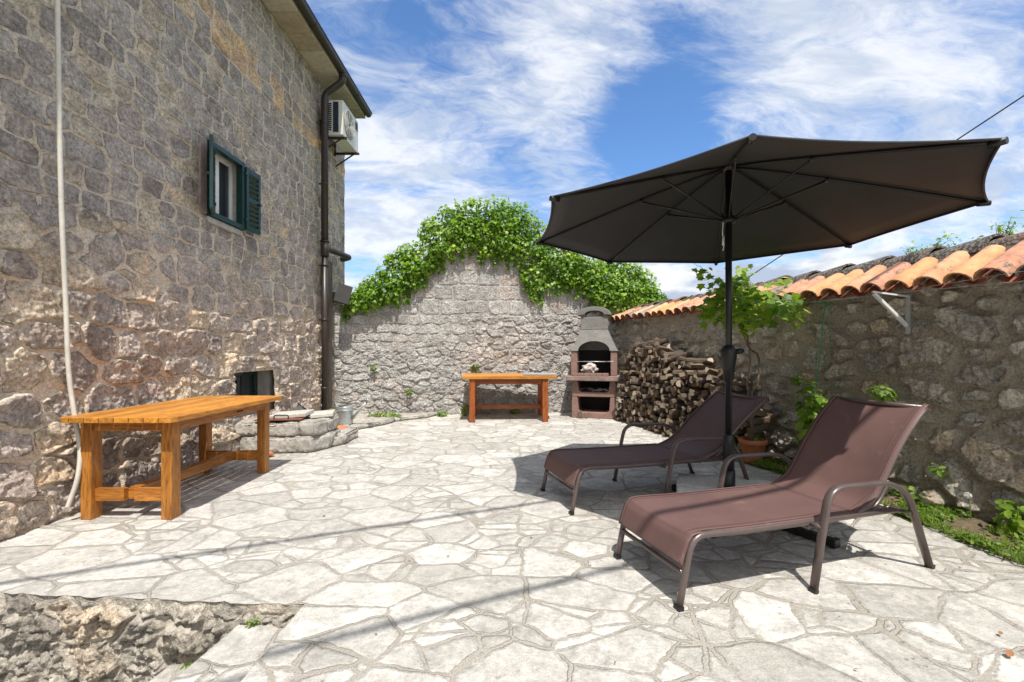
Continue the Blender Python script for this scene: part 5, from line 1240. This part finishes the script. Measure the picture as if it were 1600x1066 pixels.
# ------------------------------------------------------------------ plants
# grape vine in a terracotta pot
vp = empty('plant_pot', (2.55, 4.80, .02), label='orange terracotta pot at the foot of the climbing vine', cat='pot')
b = MB(); b.lathe([(0, 0), (.085, 0), (.09, .01), (.118, .19), (.135, .195), (.14, .24), (.128, .245), (.120, .20), (.0, .20)], 28); b.build('pot', M_terra, vp)
b = MB(); b.lathe([(.0, .212), (.119, .205)], 20); b.build('soil', M_soil, vp)
vine = empty('grape_vine', (2.55, 4.85, .2), label='climbing grape vine with twisted bare stems and leafy shoots over the tiles', cat='vine')
def V3(x, y, Y): return Vector(pt(x, y, Y))
stems = [([(1176, 690, 4.82), (1172, 640, 4.84), (1168, 600, 4.9), (1172, 560, 4.92), (1165, 530, 4.92), (1152, 500, 4.85), (1148, 470, 4.8), (1130, 440, 4.8)], .011),
         ([(1176, 690, 4.8), (1175, 620, 4.85), (1184, 600, 4.88), (1186, 560, 4.92), (1172, 545, 4.95), (1168, 530, 4.92), (1160, 505, 4.9), (1140, 490, 4.8), (1125, 478, 4.75)], .014),
         ([(1160, 505, 4.9), (1175, 480, 4.8), (1200, 472, 4.65), (1235, 470, 4.5), (1250, 488, 4.4)], .006),
         ([(1148, 470, 4.8), (1120, 440, 4.75), (1098, 420, 4.7), (1085, 412, 4.7)], .004), ([(1130, 478, 4.75), (1105, 480, 4.7), (1093, 500, 4.65)], .004), ([(1165, 480, 4.8), (1172, 450, 4.8), (1170, 428, 4.8)], .004),
         ([(1175, 660, 4.78), (1190, 615, 4.72), (1188, 592, 4.70)], .007)]
b = MB(); LP = []; gv = np.random.default_rng(9)
for s, r in stems:
    pts_ = curve_pts([V3(*p) for p in s], 6); pts_ = [p+Vector(gv.normal(0, .004, 3)) for p in pts_]
    b.tube(pts_, [r*(1-.5*k/len(pts_)) for k in range(len(pts_))], 7)
keep(b.build('stem', M_bark), vine, (2.55, 4.85, .2))
lv = []
for (x, y, Y, sx, sy, n) in ((1140, 450, 4.75, 30, 26, 150), (1115, 480, 4.7, 22, 22, 110), (1095, 430, 4.7, 14, 14, 22), (1160, 460, 4.75, 28, 26, 130), (1170, 500, 4.85, 24, 20, 120), (1200, 475, 4.65, 28, 20, 130), (1235, 482, 4.5, 18, 22, 80), (1150, 490, 4.8, 30, 22, 90), (1160, 425, 4.8, 12, 8, 10), (1215, 440, 4.9, 16, 6, 18)):
    for _ in range(int(n*.66)):
        p = V3(x+gv.normal(0, sx*.55), y+gv.normal(0, sy*.55), Y+gv.normal(0, .12)); 
        lv.append(p)
P = np.array(lv); P[:, 0] = np.minimum(P[:, 0], np.where(P[:, 2] < 1.78, wx(P[:, 1])-.08, 9.)); keep(leaves('foliage', P, gv.uniform(.05, .105, len(P)), M_vine, None, 'ivy', (-.3, -.5, .7), .42, (0, -.2, -1), None, 12), vine, (2.55, 4.85, .2))
# leafy shoots behind near lounger
def shrub(name, ctr, ext, n, size, mat, lb, cat, kind='oval', seed=1, stems=4, grp=None):
    g_ = np.random.default_rng(seed); d = g_.normal(0, 1, (n, 3)); d /= np.linalg.norm(d, axis=1)[:, None]; rr_ = g_.random(n)**.4
    P = np.array(ctr)+d*rr_[:, None]*np.array(ext)
    base = (ctr[0], ctr[1], max(0.01, ctr[2]-ext[2]*1.1) if ctr[2] > 0 else ctr[2]-ext[2])
    P[:, 2] = np.maximum(P[:, 2], base[2]+.01); P[:, 0] = np.minimum(P[:, 0], wx(P[:, 1])-.05) if cat != 'tree' and ctr[0] > 1 else P[:, 0]
    o = empty(name, base, label=lb, cat=cat, group=grp)
    keep(leaves('foliage', P, g_.uniform(size*.6, size*1.3, n), mat, None, kind, d+np.array([-.2, -.4, .7]), .3, d+np.array([0, 0, -.3]), None, seed), o, base)
    b = MB()
    for k in range(stems):
        e_ = np.array(ctr)+g_.normal(0, .45, 3)*np.array(ext)+np.array([0, 0, ext[2]*.4]); m2 = (np.array(base)+e_)/2+g_.normal(0, .04, 3)*np.array(ext)
        b.tube(curve_pts([base, tuple(m2), tuple(e_)], 5), [.008*size/.06*(1-.7*k_/10) for k_ in range(11)], 5)
    keep(b.build('stem', M_stemg if cat != 'tree' else M_bark), o, base)
    return o
shrub('leafy_plant', (2.86, 4.3, .50), (.12, .15, .42), 240, .075, M_vine, 'leafy green plant growing up the tiled wall behind the near lounger backrest', 'plant', 'ivy', 31)
shrub('leafy_plant', (2.72, 3.62, .22), (.11, .16, .20), 120, .06, M_vine, 'small leafy plant glimpsed under the near lounger armrest at the bed edge', 'plant', 'ivy', 32)
shrub('leafy_plant', (3.14, 2.80, .17), (.12, .11, .13), 70, .065, M_vine, 'broad-leaved plant in the bed at the right edge of the photo', 'plant', 'oval', 33)
shrub('wall_fern', (3.02, 3.72, .86), (.06, .16, .05), 46, .05, M_weed, 'dark green sprig rooted in the tiled wall right of the near lounger', 'plant', 'ivy', 34)
shrub('wall_fern', (2.85, 4.55, .90), (.04, .05, .04), 22, .05, M_weed, 'tiny green sprig rooted in the tiled wall right of the vine stem', 'plant', 'ivy', 35)
shrub('wall_fern', (3.10, 3.28, .33), (.05, .09, .05), 30, .04, M_weed, 'pale green sprig on the tiled wall beside the dandelion clock', 'plant', 'oval', 36)
shrub('low_weed', (3.0, 3.42, .12), (.07, .10, .06), 40, .05, M_weed, 'low bright weed at the foot of the tiled wall left of the dandelion', 'plant', 'oval', 37)
shrub('potted_herb', (2.57, 4.78, .26), (.07, .07, .06), 26, .05, M_weed, 'small green seedling growing in the terracotta pot', 'plant', 'ivy', 38)
shrub('low_weed', (2.38, 4.95, .17), (.09, .10, .14), 70, .05, M_vine, 'green weed left of the terracotta pot, behind the far lounger', 'plant', 'ivy', 39)
for i_, (x, y, Y, ex, n_, lb) in enumerate(((600, 651, 7.75, (.34, .14, .08), 420, 'broad patch of green weeds below the spout of the watering can'), (519, 650, 7.0, (.05, .05, .14), 60, 'weed tuft between the downpipe and the watering can'),
        (725, 640, 8.3, (.06, .05, .13), 60, 'weed tuft at the wall foot left of the far table'), (691, 646, 8.2, (.10, .05, .05), 60, 'low weed at the wall foot between the watering can and the far table'), (805, 646, 8.55, (.10, .05, .05), 50, 'weeds in the shade under the far table'),
        (583, 575, 8.22, (.05, .03, .06), 30, 'small plant rooted in the pale wall above the watering can'), (637, 612, 8.25, (.07, .03, .05), 40, 'small plant rooted low in the pale wall right of the can spout'), (742, 573, 8.5, (.07, .03, .05), 40, 'small plant rooted in the pale wall just above the far table'))):
    p = pt(x, y, Y); shrub('wall_weed', (p[0], p[1], max(p[2], .05)), ex, n_, .055, M_weed, lb, 'plant', 'oval', 50+i_, 3, 'weeds along the pale back wall')
shrub('step_weed', (-1.22, 2.13, -.08), (.022, .015, .022), 22, .022, M_weed, 'tiny weed at the top of the steps under the paving edge', 'plant', 'oval', 70, 2, 'weeds on the steps')
shrub('step_weed', (-1.50, 2.10, -.265), (.018, .02, .035), 24, .022, M_weed, 'tiny weed on the lower step against the retaining wall', 'plant', 'oval', 71, 2, 'weeds on the steps')
# grass and low plants in the bed
gb = np.random.default_rng(14); N = 11000; yy = gb.uniform(1.6, 5.6, N); ff = gb.random(N)**1.5; xe = np.interp(yy, [a for a, c in bed_edge], [c for a, c in bed_edge]); xx_ = xe-.03+(wx(yy)-xe-.02)*ff
clm = fbm(xx_*6, yy*4, 3, 120); k_ = (clm > .44) | (ff < .12); P = np.stack([xx_, yy, .02+.05*ff], 1)[k_]
tag(leaves('bed_grass', P, gb.uniform(.03, .085, len(P)), M_weed, None, 'blade', (0, -.9, .3), .5, np.stack([gb.normal(0, .4, len(P)), gb.normal(0, .4, len(P)), np.ones(len(P))], 1), None, 15), 'short grass in the bed along the tiled wall', 'grass', kind='stuff')
k2 = (clm > .40) & (gb.random(N) < .45); P = np.stack([xx_, yy, .03+.05*ff+gb.uniform(0, .03, N)], 1)[k2]
tag(leaves('ground_cover', P, gb.uniform(.02, .045, len(P)), M_weed, None, 'oval', (0, -.2, 1), .4, (0, -1, 0), None, 16), 'low leafy ground cover in the bed along the tiled wall', 'ground cover', kind='stuff')
# dandelion clock
p = Vector(pt(1517, 776, 3.05)); o = empty('dandelion', (p.x+.0, p.y+.02, .06), label='white dandelion clock on a thin stem in the bed on the right', cat='dandelion')
b = MB(); b.tube(curve_pts([(.02, 0, 0), (.015, 0, .08), (0, 0, p.z-.06)], 6), .0028, 6); b.build('stem', M_stemg, o)
b = MB(); gd = np.random.default_rng(4)
for k in range(150):
    d = Vector(gd.normal(0, 1, 3)).normalized(); c = Vector((0, 0, p.z-.06)); b.tube([c, c+d*.020], .0004, 3, caps=False); b.tube([c+d*.019, c+d*.021], .0022, 4)
b.build('seed_head', M_seed, o)
# trees beyond the tiled wall
for i_, (x, y, Y, ex, n_, lb) in enumerate(((1435, 392, 6.2, (.30, .3, .14), 260, 'spreading young tree beyond the tiled wall, left of the two'), (1565, 362, 5.6, (.16, .2, .13), 170, 'small upright tree beyond the tiled wall, at the far right'), (1478, 388, 6.2, (.13, .2, .07), 70, 'low shoot beyond the tiled wall, between two small trees'))):
    p = pt(x, y, Y); g_ = np.random.default_rng(80+i_); P = []
    o = empty('young_tree', (p[0], p[1], -1.5), label=lb, cat='tree', group='young trees beyond the tiled wall')
    b = MB(); b.tube(curve_pts([(p[0], p[1], -1.5), (p[0]+.05, p[1], .5), (p[0], p[1], p[2]-ex[2])], 6), [.04*(1-.6*k/12) for k in range(13)], 7); keep(b.build('trunk', M_bark), o, (p[0], p[1], -1.5))
    b = MB()
    for k in range(12):
        a = np.array([p[0], p[1], p[2]-ex[2]*1.2]); e_ = np.array(p)+g_.normal(0, .5, 3)*np.array(ex)+np.array([0, 0, ex[2]*.35]); b.tube([tuple(a), tuple((a+e_)/2+g_.normal(0, .02, 3)), tuple(e_)], [.008, .005, .002], 4)
        for q in range(n_//12): P.append(a+(e_-a)*g_.uniform(.4, 1.1)+g_.normal(0, .035, 3))
    cr = keep(b.build('limbs', M_bark), o, (p[0], p[1], -1.5)); P = np.array(P)
    keep(leaves('crown', P, g_.uniform(.03, .06, len(P)), M_ivy, None, 'oval', (0, -.4, .8), .5, (0, 0, -1), None, 90+i_), o, (p[0], p[1], -1.5))
# fallen leaves and a stick on the paving
for (x, y, s, lb) in ((1575, 1031, .028, 'curled orange-brown dead leaf on the paving at the bottom right'), (1562, 996, .016, 'tiny brown dead leaf above the curled leaf at the bottom right')):
    Y = H*708/(y-547); o = leaves('dead_leaf', np.array([[(x-800)/708*Y, Y, .012]]), np.array([s*1.6]), M_dryleaf, None, 'oval', (0, 0, 1), .2, (1, .2, 0), None, 5); tag(o, lb, 'leaf')

# dry litter blown against the barbecue and along the bed
gl = np.random.default_rng(77); P = []
for cx, cy, sx, sy, n in ((.95, 7.4, .45, .35, 60), (1.15, 8.0, .2, .15, 30), (2.55, 3.6, .12, .9, 25), (.9, 1.9, 1.1, .5, 14), (-1.6, 3.6, 1., .8, 14)):
    P.append(np.stack([gl.normal(cx, sx, n), gl.normal(cy, sy, n), np.full(n, .008)], 1))
P = np.concatenate(P); P = P[P[:, 0] < wx(P[:, 1])-.2]
tag(leaves('leaf_litter', P, gl.uniform(.008, .026, len(P)), simple('dry_litter', (.20, .13, .08), .9, 30, .5), None, 'oval', (0, 0, 1), .35, (1, 0, 0), None, 78), 'scattered dry leaf bits on the paving', 'leaf litter', kind='stuff')
